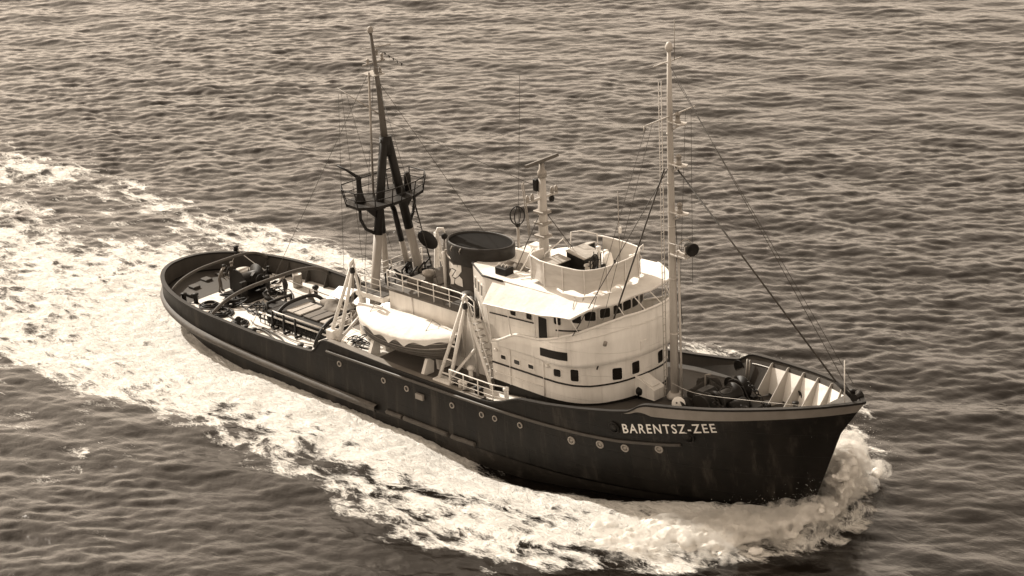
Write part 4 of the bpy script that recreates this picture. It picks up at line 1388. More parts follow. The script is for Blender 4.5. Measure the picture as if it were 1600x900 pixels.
# towing winch and capstan group
TW = empty('towing_winch', (-1.0, 0.4, ADZ), tug)
MB().bevbox(-1.0, 1.3, -1.0, 1.3, 0.0, 0.25, 0.05).build('winch_bed', DARK, TW)
MB().lathe([(0.85, -0.75), (0.85, -0.68), (0.5, -0.62), (0.5, 0.62), (0.85, 0.68), (0.85, 0.75)], (0.1, 0.1, 0.95), 20, (0.1, 1, 0)).build('winch_drum', DARK, TW)
MB().lathe([(0.62, 0), (0.62, 0.08), (0.4, 0.2), (0.36, 0.7), (0.6, 0.85), (0.62, 0.95), (0, 1.0)], (-0.9, 0.6, 0.2), 20).build('capstan', DARK, TW)
MB().lathe([(0, 0.0), (0.52, 0.0), (0.5, 0.06), (0, 0.1)], (-0.9, 0.6, 1.2), 20).build('capstan_cover', WOOD, TW)
for sx, sy in ((0.9, -0.9), (1.2, 0.6), (0.4, 1.25)):
    MB().bevbox(sx - .12, sx + .12, sy - .2, sy + .2, 0.2, 1.35, 0.03).build('winch_frame', DARK, TW)
MB().tube([(0.8, 0.9, 0.3), (0.9, 1.0, 1.75), (1.1, 1.1, 1.75)], 0.06, 6).build('brake_lever', DARK, TW)
MB().tube(arc((1.2, 0.2, 1.2), 0.35, 0, 2 * math.pi * 15 / 16, 15, (0, 1, 0), (0, 0, 1)), 0.035, 6, True).build('brake_wheel', DARK, TW)
for k in range(9):
    c = Vector((RNG.uniform(-1.2, 1.6), RNG.uniform(-1.1, 1.3), RNG.uniform(0.3, 1.5)))
    MB().obox(c, RNG.normal(size=3), RNG.normal(size=3), RNG.normal(size=3), RNG.uniform(.2, .6), RNG.uniform(.1, .3), RNG.uniform(.1, .35)).build('winch_machinery', DARK, TW)
TH = empty('towing_hook', (2.6, -0.3, ADZ), tug)
MB().bevbox(-0.5, 1.0, -0.5, 0.6, 0, 0.55, 0.06).build('hook_bed', DARK, TH)
MB().tube([(-0.2, 0, 0.6), (-0.9, 0, 0.7), (-1.2, 0.1, 0.85), (-1.15, 0.3, 1.0), (-0.9, 0.3, 1.0)], [0.14, 0.13, 0.12, 0.1, 0.07], 8).build('hook', DARK, TH)
MB().tube([(0.3, -0.9, 0), (0.3, -0.9, 0.9), (0.3, 0.9, 0.9), (0.3, 0.9, 0)], 0.1, 8).build('hook_frame', DARK, TH)
# bitts
def bitts(x, y, mtl=DARK, ang=0.0, z=ADZ, s=1.0, name='mooring_bitts'):
    B = empty(name, (x, y, z), tug)
    B.rotation_euler.z = ang
    MB().bevbox(-0.6 * s, 0.6 * s, -0.2 * s, 0.2 * s, -0.02, 0.07, 0.02).build('bitt_base', mtl, B)
    for dx in (-0.36, 0.36):
        MB().lathe([(0.14 * s, 0.05), (0.14 * s, 0.55 * s), (0.19 * s, 0.58 * s), (0.19 * s, 0.66 * s), (0, 0.68 * s)], (dx * s, 0, 0), 14).build('bitt_post', mtl, B)
for x, y, a in ((-2.6, -2.6, 0.6), (-2.6, 2.6, -0.6), (4.5, -3.9, 0.05), (4.5, 3.9, -0.05), (9.2, -3.8, 0), (9.2, 3.8, 0)):
    bitts(x, y, DARK, a)
def rope(name, pts, r, label, cat='rope', group=None, mtl=None, n=12):
    P = [Vector(p) for p in pts]
    out = []
    for i in range(len(P) - 1):
        p0, p1, p2, p3 = P[max(0, i - 1)], P[i], P[i + 1], P[min(len(P) - 1, i + 2)]
        for k in range(n):
            t = k / n
            out.append(0.5 * ((2 * p1) + (p2 - p0) * t + (2 * p0 - 5 * p1 + 4 * p2 - p3) * t * t + (3 * p1 - p0 - 3 * p2 + p3) * t ** 3))
    out.append(P[-1])
    m = MB(); m.tube(out, r, 6)
    return tag(m.build(name, mtl or WIRE), label, cat, group)
zz = ADZ + 0.07
rope('mooring_rope', [(-1.5, -3.0, zz), (-0.3, -2.4, zz), (1.5, -2.7, zz), (3.2, -3.2, zz), (4.4, -2.8, zz), (6.5, -3.4, zz), (8.5, -3.1, zz)], 0.06, 'long dark hawser snaking along the starboard side of the aft deck')
rope('mooring_rope', [(4.0, -2.6, zz), (6.0, -2.9, zz), (7.8, -3.8, zz), (9.5, -3.9, zz), (10.6, -3.4, zz)], 0.05, 'dark rope curving towards the deck break beside the bulwark')
def coil(x, y, r, label, seed, mtl=DARK, nturn=5):
    m = MB()
    rg = np.random.default_rng(seed)
    pts = []
    for i in range(nturn * 18):
        a = 2 * math.pi * i / 18
        rr = r * (1 - 0.45 * (i / (nturn * 18))) * (1 + 0.06 * math.sin(a * 1.7 + rg.random()))
        pts.append((x + rr * math.cos(a), y + rr * math.sin(a), ADZ + 0.08 + 0.07 * (i // 36)))
    m.tube(pts, 0.055, 6)
    return tag(m.build('rope_coil', mtl), label, 'rope')
coil(0.2, -2.6, 0.75, 'large dark coil of hawser at the foot of the longer towing arch', 4)
coil(2.3, -2.9, 0.5, 'small dark rope coil beside the starboard bulwark, forward of the large coil', 5)
coil(-1.3, -2.2, 0.6, 'dark rope coil near the two crewmen by the winch', 6)
rope('stern_wire', [(-4.9, 2.9, 2.75), (-4.2, 1.6, 1.75), (-4.0, 1.2, ADZ + .1)], 0.03, 'slack line from the stern fairlead down to the deck', mtl=ROPE)
rope('stern_wire', [(-4.9, 2.95, 2.8), (-2.0, 2.7, 2.2), (1.5, 2.5, 2.1), (5.0, 2.2, 2.2), (8.5, 1.5, 2.6), (10.6, 0.5, 3.3)], 0.03, 'long slack line from the stern fairlead forward over the aft deck', mtl=ROPE)
MB().lathe([(0.16, 0), (0.13, 0.2), (0.2, 0.3), (0, 0.34)], (-4.95, 2.95, 2.72), 12).build('stern_fairlead', DARK, tug)
# tilted skylight leaves on the port side
for k, (x, y) in enumerate(((5.1, 2.55), (7.1, 2.5), (9.1, 2.45))):
    H = empty('skylight_hatch', (x, y, ADZ), tug)
    MB().bevbox(-0.75, 0.75, -0.6, 0.6, 0, 0.45, 0.03).build('hatch_coaming', DARK, H)
    ang = R(24)
    MB().obox((0.0, 0.0, 0.82), (math.cos(0.1), 0, math.sin(0.1)), (0, math.cos(ang), math.sin(ang)), (0, -math.sin(ang), math.cos(ang)), 1.55, 1.25, 0.07).build('hatch_lid', WHITE2, H)
    MB().tube([(0.5, 0.45, 0.4), (0.5, 0.5, 1.0)], 0.03, 5).build('hatch_prop', DARK, H)
tag(heap('crumpled_tarpaulin', (7.2, 0.9, ADZ + 0.80), 1.5, 0.7, 0.5, TARP, None, 8, 34, 0.5), 'crumpled grey tarpaulin lying on the towing skylight by the open hatch lids', 'tarpaulin')
tag(heap('net_heap', (9.2, 0.3, ADZ + 0.80), 0.9, 0.75, 0.55, TARP, None, 9, 30, 0.6), 'bundled grey netting at the forward end of the towing skylight', 'net')
m = MB()
m.add([(3.1, 1.5, ADZ), (3.7, 1.1, ADZ), (4.2, 1.6, ADZ), (3.5, 1.5, ADZ + 1.15), (3.45, 1.9, ADZ)], [(0, 1, 3), (1, 2, 3), (2, 4, 3), (4, 0, 3)])
tag(m.build('draped_canvas', TARP), 'small pointed canvas draped over a deck fitting near the crewman', 'canvas')
MB().tube([(5.6, 3.6, ADZ), (5.7, 3.3, 2.9)], 0.04, 6).build('awning_strut', STEEL, tug)
MB().tube([(4.7, 3.4, ADZ), (4.9, 3.3, 2.9)], 0.04, 6).build('awning_strut', STEEL, tug)
for x, s_ in ((-4.6, 0.25), (-3.4, -1.9), (-4.2, -1.0), (-4.7, 1.4)):
    MB().bevbox(x - .3, x + .3, s_ - .25, s_ + .25, ADZ + .05, ADZ + 0.32, 0.04).build('stern_locker', DARKB, tug)
# more deck fittings and loose gear aft
def mushroom(x, y, h, r, mtl=DARK, z=ADZ):
    V_ = empty('mushroom_ventilator', (x, y, z), tug)
    MB().lathe([(r * 0.6, 0), (r * 0.6, h)], (0, 0, 0), 12).build('ventilator_pipe', mtl, V_)
    MB().lathe([(r * 0.7, h - 0.08), (r, h - 0.06), (r, h + 0.05), (r * 0.5, h + 0.14), (0, h + 0.16)], (0, 0, 0), 14).build('ventilator_hood', mtl, V_)
for x, y, h, r in ((2.9, -3.4, 0.6, 0.2), (-1.9, 2.3, 0.7, 0.22), (2.4, 2.9, 0.55, 0.2), (10.3, 1.6, 0.9, 0.26), (10.4, -1.9, 0.9, 0.24), (6.6, 3.6, 0.6, 0.2)):
    mushroom(x, y, h, r)
for x, y in ((13.4, -2.7), (15.9, -2.6), (22.0, -3.3)):
    mushroom(x, y, 0.75, 0.2, WHITE2, 3.2)
def pile(name, c, n, ext, label, cat, seed, r=0.036):
    """tangle of wire and chain lying in bights, one heap"""
    rg = np.random.default_rng(seed)
    P = [Vector((c[0] + rg.normal() * ext[0], c[1] + rg.normal() * ext[1], c[2] + abs(rg.normal()) * ext[2])) for _ in range(n)]
    return rope(name, P, r, label, cat, mtl=DARK, n=6)
pile('wire_tangle', (1.6, -0.9, ADZ + 0.06), 20, (0.55, 0.45, 0.18), 'dark tangle of towing wire between the winch and the towing hook', 'wire', 51)
pile('wire_tangle', (0.3, 1.5, ADZ + 0.06), 22, (0.6, 0.4, 0.15), 'dark tangle of wire on the port side of the towing winch', 'wire', 52)
pile('chain_heap', (-0.3, -1.3, ADZ + 0.06), 26, (0.5, 0.35, 0.2), 'heap of dark chain just starboard of the towing winch', 'chain', 53, 0.06)
pile('rope_tangle', (13.6, -3.5, 3.3), 22, (0.7, 0.35, 0.1), 'tangled boat falls lying on the deck at the aft davit', 'rope', 54, 0.03)
pile('rope_tangle', (22.3, -3.9, 3.3), 16, (0.5, 0.25, 0.08), 'tangled boat falls lying on the deck at the forward davit', 'rope', 55, 0.03)
rope('tow_wire', [(0.9, 0.4, 2.4), (1.6, 0.0, 2.25), (2.4, -0.2, 2.2)], 0.05, 'short taut tow wire leading from the winch drum to the hook', 'wire')
rope('fire_hose', [(2.5, -2.2, zz), (3.4, -2.5, zz), (5.2, -2.45, zz), (7.0, -2.7, zz), (9.0, -2.4, zz), (10.6, -2.6, zz)], 0.035, 'thin pale hose laid along the foot of the pipe rail', 'hose', mtl=ROPE)
d_ = empty('steel_drum', (0.4, 3.2, ADZ))
MB().lathe([(0.28, 0), (0.29, 0.28), (0.3, 0.3), (0.29, 0.32), (0.29, 0.56), (0.3, 0.58), (0.29, 0.6), (0.28, 0.86), (0.26, 0.86), (0.26, 0.83), (0, 0.83)], (0, 0, 0), 18).build('drum_shell', STEEL, d_)
tag(d_, 'small grey steel drum by the port bulwark abreast of the winch', 'drum')
b_ = empty('bucket', (3.4, -3.6, ADZ))
MB().lathe([(0.12, 0), (0.17, 0.32), (0.155, 0.32), (0.11, 0.03), (0, 0.03)], (0, 0, 0), 14).build('bucket_body', WHITE2, b_)
MB().tube(arc((0, 0, 0.31), 0.165, 0, math.pi, 8, (1, 0, 0), (0, 0.6, 0.8)), 0.008, 5).build('bucket_handle', STEEL, b_)
tag(b_, 'white bucket standing by the starboard bulwark near the small rope coil', 'bucket')
m = MB(); m.tube([(-0.6, -3.2, ADZ + 0.08), (2.2, -3.75, ADZ + 0.1)], 0.05, 8)
tag(m.build('boat_hook', WOOD), 'wooden spar lying along the starboard bulwark near the longer towing arch', 'spar')
# fittings on the white houses
for x in (24.9, 27.3):
    MB().tube([(x, -3.24, 3.75), (x, -3.24, 5.7)], 0.03, 6).build('drain_pipe', WHITE2, deckhouse)
MB().tube([(23.8, -3.27, 4.25), (25.5, -3.27, 4.25), (27.2, -3.27, 4.27)], 0.022, 5).build('grab_rail', WHITE2, deckhouse)
for x, z in ((23.9, 5.45), (27.6, 5.5)):
    MB().lathe([(0.09, 0), (0.09, 0.06), (0.06, 0.13), (0, 0.15)], (x, -3.22, z), 10, (0, -1, 0)).build('bulkhead_lamp', WHITE2, deckhouse)
for x in (16.6, 20.4):
    MB().tube([(x, -2.24, 3.1), (x, -2.24, 6.3)], 0.04, 6).build('vent_pipe', WHITE2, casing)
MB().lathe([(0.1, 0), (0.12, 0.08), (0.0, 0.1)], (19.25, -2.22, 4.2), 10, (0, -1, 0)).build('door_handle', STEEL, casing)
# bulwark stays inside the aft bulwark
for x in np.arange(-3.0, 11.0, 1.55):
    for sd in (-1, 1):
        b = float(np.interp(x, [p[0] for p in in_o], [p[1] for p in in_o]))
        MB().poly_prism([(x, sd * (b - 0.01), deck_z(x)), (x, sd * (b - 0.45), deck_z(x) + .02), (x, sd * (b - 0.02), rail_z(x) - 0.1)], (0.03, 0, 0)).build('bulwark_stay', DARKB, tug)

# ------------------------------------------------------------------ fore deck
WL = empty('anchor_windlass', (36.1, 0, 4.18), tug)
MB().bevbox(-1.5, 1.6, -1.6, 1.5, 0, 0.3, 0.05).build('windlass_bed', DARK, WL)
MB().bevbox(-1.15, -0.35, -0.75, 0.55, 0.25, 1.1, 0.2).build('windlass_gearbox', DARK, WL)
MB().lathe([(0.5, -0.85), (0.62, -0.8), (0.62, -0.7), (0.46, -0.62), (0.44, 0.5), (0.62, 0.58), (0.62, 0.68), (0.5, 0.74)], (0.45, 0, 0.85), 22, (0, 1, 0)).build('windlass_barrel', DARK, WL)
MB().lathe([(0.2, -0.6), (0.34, -0.5), (0.34, 0.45), (0.2, 0.55), (0.0, 0.56)], (1.15, 0.1, 0.62), 18, (0, 1, 0)).build('windlass_motor', DARK, WL)
for y in (-1.0, 0.95):
    MB().poly_prism([(-0.3, y, 0.25), (1.3, y, 0.25), (0.75, y, 1.2), (0.2, y, 1.25)], (0, 0.09, 0)).build('windlass_cheek', DARK, WL)
for sd in (-1, 1):
    ch = [(0.8, sd * 1.35, 1.25), (1.3, sd * 1.3, 1.0), (1.9, sd * 1.2, 0.5), (2.6, sd * 1.1, 0.2), (3.2, sd * 1.05, 0.12)]
    for k in range(16):
        t = k / 15 * 4
        a_ = Vector(ch[min(3, int(t))]); b_2 = Vector(ch[min(4, int(t) + 1)])
        p = a_.lerp(b_2, t - int(t) if t < 4 else 1.0)
        MB().tube(arc(p, 0.11, 0, 2 * math.pi * 9 / 10, 9, (1, 0, -0.3), (0, 1, 0) if k % 2 else (0, 0.2, 1)), 0.035, 5, True).build('chain_link', DARK, WL)
for y in (-1.35, 1.3):
    MB().lathe([(0.6, -0.3), (0.62, -0.22), (0.36, -0.16), (0.36, 0.16), (0.62, 0.22), (0.6, 0.3)], (0.2, y, 0.85), 20, (0, 1, 0)).build('cable_lifter', DARK, WL)
for y in (-1.85, 1.8):
    MB().lathe([(0.42, -0.2), (0.28, -0.1), (0.26, 0.15), (0.36, 0.26), (0, 0.27)], (-0.6, y, 0.75), 18, (0, math.copysign(1, y), 0)).build('warping_drum', DARK, WL)
MB().lathe([(0.33, -0.04), (0.36, 0.0), (0.33, 0.04), (0.0, 0.05)], (-0.75, -2.12, 0.95), 24, (0.35, -1, 0.25)).build('gypsy_disc', WHITE2, WL)
for k in range(2):
    MB().lathe([(0, 0.05), (0.05, 0.06)], (-0.75 + 0.14 * k - 0.02, -2.2, 1.03 - 0.3 * k), 8, (0.35, -1, 0.25)).build('disc_bolt', DARK, WL)
MB().tube([(-1.2, 0.4, 0.3), (-1.25, 0.5, 1.5), (-1.0, 0.6, 1.55)], 0.05, 6).build('brake_lever', STEEL, WL)
MB().tube(arc((0.9, -0.5, 1.55), 0.3, 0, 2 * math.pi * 15 / 16, 15, (1, 0, 0), (0, 1, 0.2)), 0.03, 6, True).build('brake_wheel', DARK, WL)
tag(heap('covered_gear', (34.4, 1.3, 4.15), 0.9, 0.8, 0.8, mat('dark_tarpaulin', 0.035, .85, .4, 2., 1., .6), None, 12, 26, 0.35), 'dark covered deck gear heap between the fore mast and the anchor windlass', 'tarpaulin')
tag(heap('covered_gear', (37.7, -0.2, 4.2), 0.6, 0.7, 0.7, mat('black_tarpaulin', 0.022, .8, .4, 2., 1., .6), None, 13, 24, 0.3), 'low black covered heap just forward of the anchor windlass', 'tarpaulin')
MB().bevbox(38.0, 40.6, -1.6, 1.7, 4.27, 4.31, 0.01).build('pale_fore_deck', DECK, fore_deck)  # paler panel laid over the dark fore deck
# bulwark brackets, white plating between
PLATE = mat('white_bow_plating', 0.82, 0.5, 0.15, 1.0, 2.0)
BRKT = mat('bracket_paint', 0.42, 0.5, 0.2, 1.0, 2.0)
ix = [p[0] for p in in_o]; ib = [p[1] for p in in_o]
for sd in (-1, 1):
    mm2 = MB()
    top, bot = [], []
    for i in range(25):
        x = 36.3 + (42.75 - 36.3) * i / 24
        b = float(np.interp(x, ix, ib)) - 0.02
        db_ = deck_b(x, b)
        f_ = 0.34 / (rail_z(x) - deck_z(x)); g_ = 0.93
        top.append((x, sd * (b + (db_ - b) * f_ - 0.02), rail_z(x) - 0.34)); bot.append((x, sd * (b + (db_ - b) * g_ - 0.03), rail_z(x) + (deck_z(x) - rail_z(x)) * g_))
    mm2.rows([top, bot], True, flip=(sd < 0))
    mm2.build('bow_plating', PLATE, tug)
    for k, x in enumerate((36.5, 37.75, 39.0, 40.25, 41.45, 42.45)):
        b0 = float(np.interp(x, ix, ib)); b1 = float(np.interp(x + 0.3, ix, ib))
        tdir = Vector((0.3, sd * (b1 - b0), 0)).normalized()
        nin = Vector((-tdir.y, tdir.x, 0))
        if nin.y * sd > 0: nin = -nin
        base = Vector((x, sd * (b0 - 0.03), 0))
        dep = min(1.05, b0 * 0.75)
        low = Vector((x, sd * (deck_b(x, b0) + 0.02), 0)); dep = min(0.95, deck_b(x, b0) * 0.7)
        P0 = base + Vector((0, 0, rail_z(x) - 0.12)); P1 = low + nin * dep + Vector((0, 0, deck_z(x) + 0.10)); P2 = low + Vector((0, 0, deck_z(x) + 0.04))
        P3 = base + nin * 0.12 + Vector((0, 0, rail_z(x) - 0.12)); P4 = low + nin * dep + Vector((0, 0, deck_z(x) + 0.03))
        MB().poly_prism([P0, P3, P1, P4, P2], tdir * 0.04).build('bow_bracket', BRKT, tug)
        MB().obox(P1 + Vector((0, 0, 0.02)), tdir, nin, (0, 0, 1), 0.32, 0.3, 0.16).build('bracket_foot', DARK, tug)
    MB().tube([(x, sd * (float(np.interp(x, ix, ib)) - 0.1), rail_z(x) - 0.42) for x in np.linspace(35.0, 42.6, 26)], 0.022, 5).build('bow_jackstay', WHITE2, tug)
    p_ = Vector((39.0, sd * (deck_b(39.0, 9, deck_z(39) + 0.75) - 0.04), deck_z(39) + 0.75))
    MB().lathe([(0.0, 0.0), (0.22, 0.0), (0.22, 0.03), (0.3, 0.05), (0.3, -0.02)], p_, 20, (-0.3, -sd, 0)).build('mooring_pipe', DARK, tug)
    p_ = Vector((34.0, sd * (deck_b(34.0, 9, 4.75) - 0.02), 4.75))
    MB().lathe([(0.0, 0.0), (0.28, 0.0), (0.34, 0.02), (0.34, -0.02)], p_, 20, (-0.1, -sd, 0)).build('mooring_pipe', DARK, tug)
    for dx in (0, 0.16):
        yb_ = deck_b(34.75, 9) - 0.06
        MB().tube([(34.75 + dx, sd * yb_, 4.25), (34.75 + dx, sd * (yb_ + 0.15), 5.4)], 0.05, 8).build('bulwark_pillar', STEEL, tug)
bow_pl = MB()
o2 = [p for p in in_o if p[0] > 43.0]
rr_ = [[(x, t * b, rail_z(x) - 0.14) for t in (-1, -.5, 0, .5, 1)] for x, b in o2]
bow_pl.rows(rr_, False)
bow_pl.build('bow_breasthook', FENDER, tug)
MB().tube([(44.0, -0.25, 6.85), (44.0, -0.25, 9.0)], 0.026, 6).build('jackstaff', WHITE2, tug)
MB().lathe([(0.22, -0.25), (0.14, -0.12), (0.14, 0.12), (0.22, 0.25)], (44.3, 0.3, 7.1), 14, (0, 1, 0)).build('bow_roller', DARK, tug)
MB().lathe([(0.16, 0), (0.13, 0.3), (0.2, 0.38), (0, 0.42)], (43.7, 0.75, 6.75), 12).build('bow_fairlead', DARK, tug)
bitts(40.4, -1.0, DARK, 0.3, 4.3, 0.9)
bitts(39.6, 1.9, DARK, -0.3, 4.3, 0.9)
bitts(41.2, 0.6, FENDER, 0.0, 4.3, 0.9)

# ------------------------------------------------------------------ rigging
def wire(name, a, b, r=0.02, s=0.0, mtl=WIRE):
    m = MB(); m.tube(sag(a, b, s, 12) if s else [a, b], r, 5)
    return m.build(name, mtl, tug)
wire('forestay', (33.45, 0.1, 16.4), (43.2, 0.15, 7.6), 0.045)
MB().tube([(43.2, 0.15, 7.6), (44.2, 0.2, 6.95)], 0.09, 8).build('forestay_shackle', DARK, tug)
wire('cargo_runner', (33.1, -0.2, 16.2), (30.55, -2.75, 5.9), 0.045)
MB().lathe([(0, -0.2), (0.12, -0.12), (0.12, 0.12), (0, 0.2)], (30.9, -2.45, 7.3), 10, (-0.2, -0.2, -1)).build('runner_block', STEEL, tug)
wire('topmast_stay', (33.4, 0, 21.4), (44.2, 0.05, 7.2), 0.016)
wire('topmast_stay', (33.4, 0.2, 20.9), (43.4, 1.2, 7.2), 0.014)
for y, z in ((-1.65, 18.7), (-1.2, 18.75), (1.6, 18.9), (1.2, 18.9)):
    wire('signal_halyard', (33.3, y, z), (31.2, y * 2.4, 8.7), 0.012)
for sd in (-1, 1):
    wire('mast_shroud', (33.3, 0.1 * sd, 16.3), (31.0, 3.2 * sd, 6.6) if sd > 0 else (29.5, -3.3, 7.6), 0.022)
wire('wire_aerial', (33.3, -0.85, 21.4), (12.6, -0.7, 18.1), 0.012, 0.7)
wire('wire_aerial', (33.4, 0.7, 21.55), (12.6, 0.8, 18.1), 0.012, 0.8)
wire('aerial_downlead', (22.5, 0.8, 18.9), (22.0, 0.6, 9.6), 0.012, 0.0)
for x0, z0, x1, y1, z1 in ((12.3, 18.2, 5.2, -4.3, 2.5), (12.3, 18.2, 5.2, 4.3, 2.5), (12.4, 17.2, 20.2, 2.4, 6.5), (12.4, 17.2, 19.2, -2.3, 6.5), (12.5, 15.0, 24.6, 0, 13.4)):
    wire('mast_shroud', (x0, 0, z0), (x1, y1, z1), 0.014)
for y in (-2.6, -1.2, 1.0):
    wire('signal_halyard', (10.8, -1.0 + 0.15 * y, 16.4), (11.6, y, 6.9), 0.011)
for i in range(5):
    p = Vector((12.3, 0.3, 18.8)).lerp(Vector((13.4, 1.1, 17.9)), 0.25 + 0.16 * i)
    MB().poly_prism([p, p + Vector((0.09, 0.05, -0.05)), p + Vector((0.03, 0.03, -0.2))], (0.0, 0.012, 0)).build('pennant', DARK, tug)
wire('pennant_line', (12.3, 0.2, 18.8), (13.4, 1.1, 17.9), 0.012)
for x, y in ((31.5, -1.2), (32.2, -0.7)):
    pass
rope('deck_lashing', [(33.3, -0.3, 5.1), (36.0, -1.6, 5.7), (38.5, -1.2, 5.9), (42.0, -0.6, 6.3)], 0.008, 'thin white line stretched from the fore mast over the anchor windlass to the bow', 'line', mtl=WHITE2)

# ------------------------------------------------------------------ crew
def person(label, loc, rotz, lean, arms, top, trousers, cap_m):
    """one skinned body; arms = (left elbow, left hand, right elbow, right hand) relative to the hip"""
    P = empty('person', loc)
    P.rotation_euler.z = rotz
    J, E_, RD = [], [], []
    def j(p, r, par=None):
        J.append(Vector(p)); RD.append(r)
        if par is not None: E_.append((par, len(J) - 1))
        return len(J) - 1
    def ln(p):       # lean the trunk forward about the hip
        p = Vector(p) - Vector((0, 0, 0.92))
        c, s = math.cos(lean), math.sin(lean)
        return Vector((p.x * c + p.z * s, p.y, -p.x * s + p.z * c + 0.92))
    pel = j((0, 0, 0.94), (0.165, 0.12))
    wai = j(ln((0, 0, 1.1)), (0.145, 0.105), pel)
    che = j(ln((0.01, 0, 1.32)), (0.18, 0.12), wai)
    nec = j(ln((0.02, 0, 1.49)), (0.06, 0.06), che)
    hd0 = j(ln((0.05, 0, 1.58)), (0.085, 0.095), nec)
    hd1 = j(ln((0.055, 0, 1.68)), (0.088, 0.105), hd0)
    hd2 = j(ln((0.045, 0, 1.755)), (0.06, 0.07), hd1)
    nos = j(ln((0.165, 0, 1.635)), (0.012, 0.012), hd0)
    for k, sd in enumerate((1, -1)):
        sh = j(ln((0, sd * 0.19, 1.42)), (0.07, 0.07), che)
        el = j(ln(arms[2 * k]), (0.05, 0.05), sh)
        wr = j(ln(arms[2 * k + 1]), (0.035, 0.035), el)
        dv = (J[wr] - J[el]).normalized()
        pm = j(J[wr] + dv * 0.07, (0.042, 0.022), wr)
        sdv = dv.cross(Vector((0, 0, 1))).normalized()
        for q in range(4):
            off = sdv * (-0.033 + 0.022 * q)
            k1 = j(J[pm] + dv * 0.045 + off, (0.010, 0.010), pm)
            j(J[k1] + dv * (0.035 + 0.008 * (q in (1, 2))) - Vector((0, 0, .02)), (0.008, 0.008), k1)
        j(J[pm] + sdv * 0.055 + dv * 0.01, (0.010, 0.010), pm)
        st = 0.10 if sd > 0 else -0.06
        hp = j((0, sd * 0.095, 0.88), (0.10, 0.10), pel)
        kn = j((0.04 + st * 0.5, sd * 0.11, 0.49), (0.068, 0.068), hp)
        an = j((st, sd * 0.12, 0.09), (0.048, 0.048), kn)
        he = j((st - 0.05, sd * 0.12, 0.04), (0.045, 0.04), an)
        j((st + 0.17, sd * 0.13, 0.035), (0.045, 0.032), an)
    me = bpy.data.meshes.new('p')
    me.from_pydata([tuple(p) for p in J], E_, [])
    ob = bpy.data.objects.new('p', me)
    COL.objects.link(ob)
    sm = ob.modifiers.new('s', 'SKIN')
    sm.use_smooth_shade = True
    for i, r in enumerate(RD):
        ob.data.skin_vertices[0].data[i].radius = r
    ob.data.skin_vertices[0].data[0].use_root = True
    ob.modifiers.new('d', 'SUBSURF').levels = 1
    dg = bpy.context.evaluated_depsgraph_get()
    bm = bpy.data.meshes.new_from_object(ob.evaluated_get(dg))
    bpy.data.objects.remove(ob); bpy.data.meshes.remove(me)
    for mt in (top, trousers, SKIN, DARK): bm.materials.append(mt)
    wrists = [J[i] for i, r in enumerate(RD) if r == (0.035, 0.035)]
    hz = J[hd0].z - 0.06
    for pl in bm.polygons:
        c = pl.center
        mi = 0
        if c.z < 0.12: mi = 3
        elif c.z < 0.93: mi = 1
        if c.z > hz and (c - J[hd1]).length < 0.26: mi = 2
        if min((c - w).length for w in wrists) < 0.03 or any((c - w).length < 0.17 and (c - w).dot(w - Vector((w.x, 0, 1.3))) > 0 and c.z < 1.35 and abs(c.y) > 0.13 for w in wrists): mi = 2
        pl.material_index = mi
    b = bpy.data.objects.new('body', bm)
    COL.objects.link(b)
    b.parent = P
    h = J[hd1]
    MB().lathe([(0.125, 0.03), (0.128, 0.06), (0.11, 0.115), (0.06, 0.145), (0, 0.15)], h + Vector((-0.005, 0, -0.0)), 14).add(
        [h + Vector((0.06, -0.08, 0.045)), h + Vector((0.19, -0.05, 0.035)), h + Vector((0.19, 0.05, 0.035)), h + Vector((0.06, 0.08, 0.045))], [(0, 1, 2, 3)]).build('cap', cap_m, P)
    return tag(P, label, 'person')
dn = ((0.12, 0.28, 1.15), (0.34, 0.22, 1.05), (0.12, -0.28, 1.15), (0.34, -0.2, 1.02))
rst = ((-0.02, 0.27, 1.14), (0.08, 0.27, 0.90), (-0.02, -0.27, 1.14), (0.08, -0.27, 0.90))
one = ((-0.03, 0.27, 1.14), (0.06, 0.27, 0.90), (0.16, -0.30, 1.2), (0.42, -0.30, 1.22))
person('crewman in grey boiler suit bending at the towing winch, nearest the stern', (-2.55, -0.35, 1.56), R(50), R(22), dn, CLOTH2, CLOTH2, DARK)
person('crewman in dark jacket standing close behind the bending crewman', (-2.35, 0.45, 1.56), R(-20), R(6), rst, CLOTH, CLOTH, CLOTH2)
person('lone crewman in dark clothes holding a lever beside the towing hook', (1.75, 1.15, 1.5), R(-100), R(5), one, CLOTH, CLOTH, DARK)

# ------------------------------------------------------------------ sea
DX = 0.205
NXs, NYs = 840, 800
LX, LY = NXs * DX, NYs * DX
X0, Y0 = -102.0, -52.0
kx = np.fft.fftfreq(NXs, DX)[None, :] * 2 * np.pi
ky = np.fft.fftfreq(NYs, DX)[:, None] * 2 * np.pi
kk = np.sqrt(kx ** 2 + ky ** 2); kk[0, 0] = 1e-6
def spectrum(lam, wd, power, lmin, spread, seed):
    rg = np.random.default_rng(seed)
    kp = 2 * np.pi / lam
    ph = np.exp(-0.75 * (kp / kk) ** 4) * kk ** (-power)
    cs = (kx * wd[0] + ky * wd[1]) / kk
    ph = ph * (np.abs(cs) ** spread * 0.9 + 0.1) * np.exp(-(kk * lmin / 6.28) ** 2)
    ph[0, 0] = 0
    a = (rg.normal(size=kk.shape) + 1j * rg.normal(size=kk.shape)) * np.sqrt(ph)
    return a
WD = np.array([-0.62, 0.785])
A1 = spectrum(1.6, WD, 3.4, 0.20, 7.0, 21)
A2 = spectrum(7.5, np.array([-0.45, 0.89]), 4.2, 1.6, 5.0, 22)
def hgt(a): return np.fft.ifft2(a).real
h1 = hgt(A1); s1 = h1.std(); h2 = hgt(A2); s2 = h2.std()
c1 = 0.026 / s1; c2 = 0.058 / s2
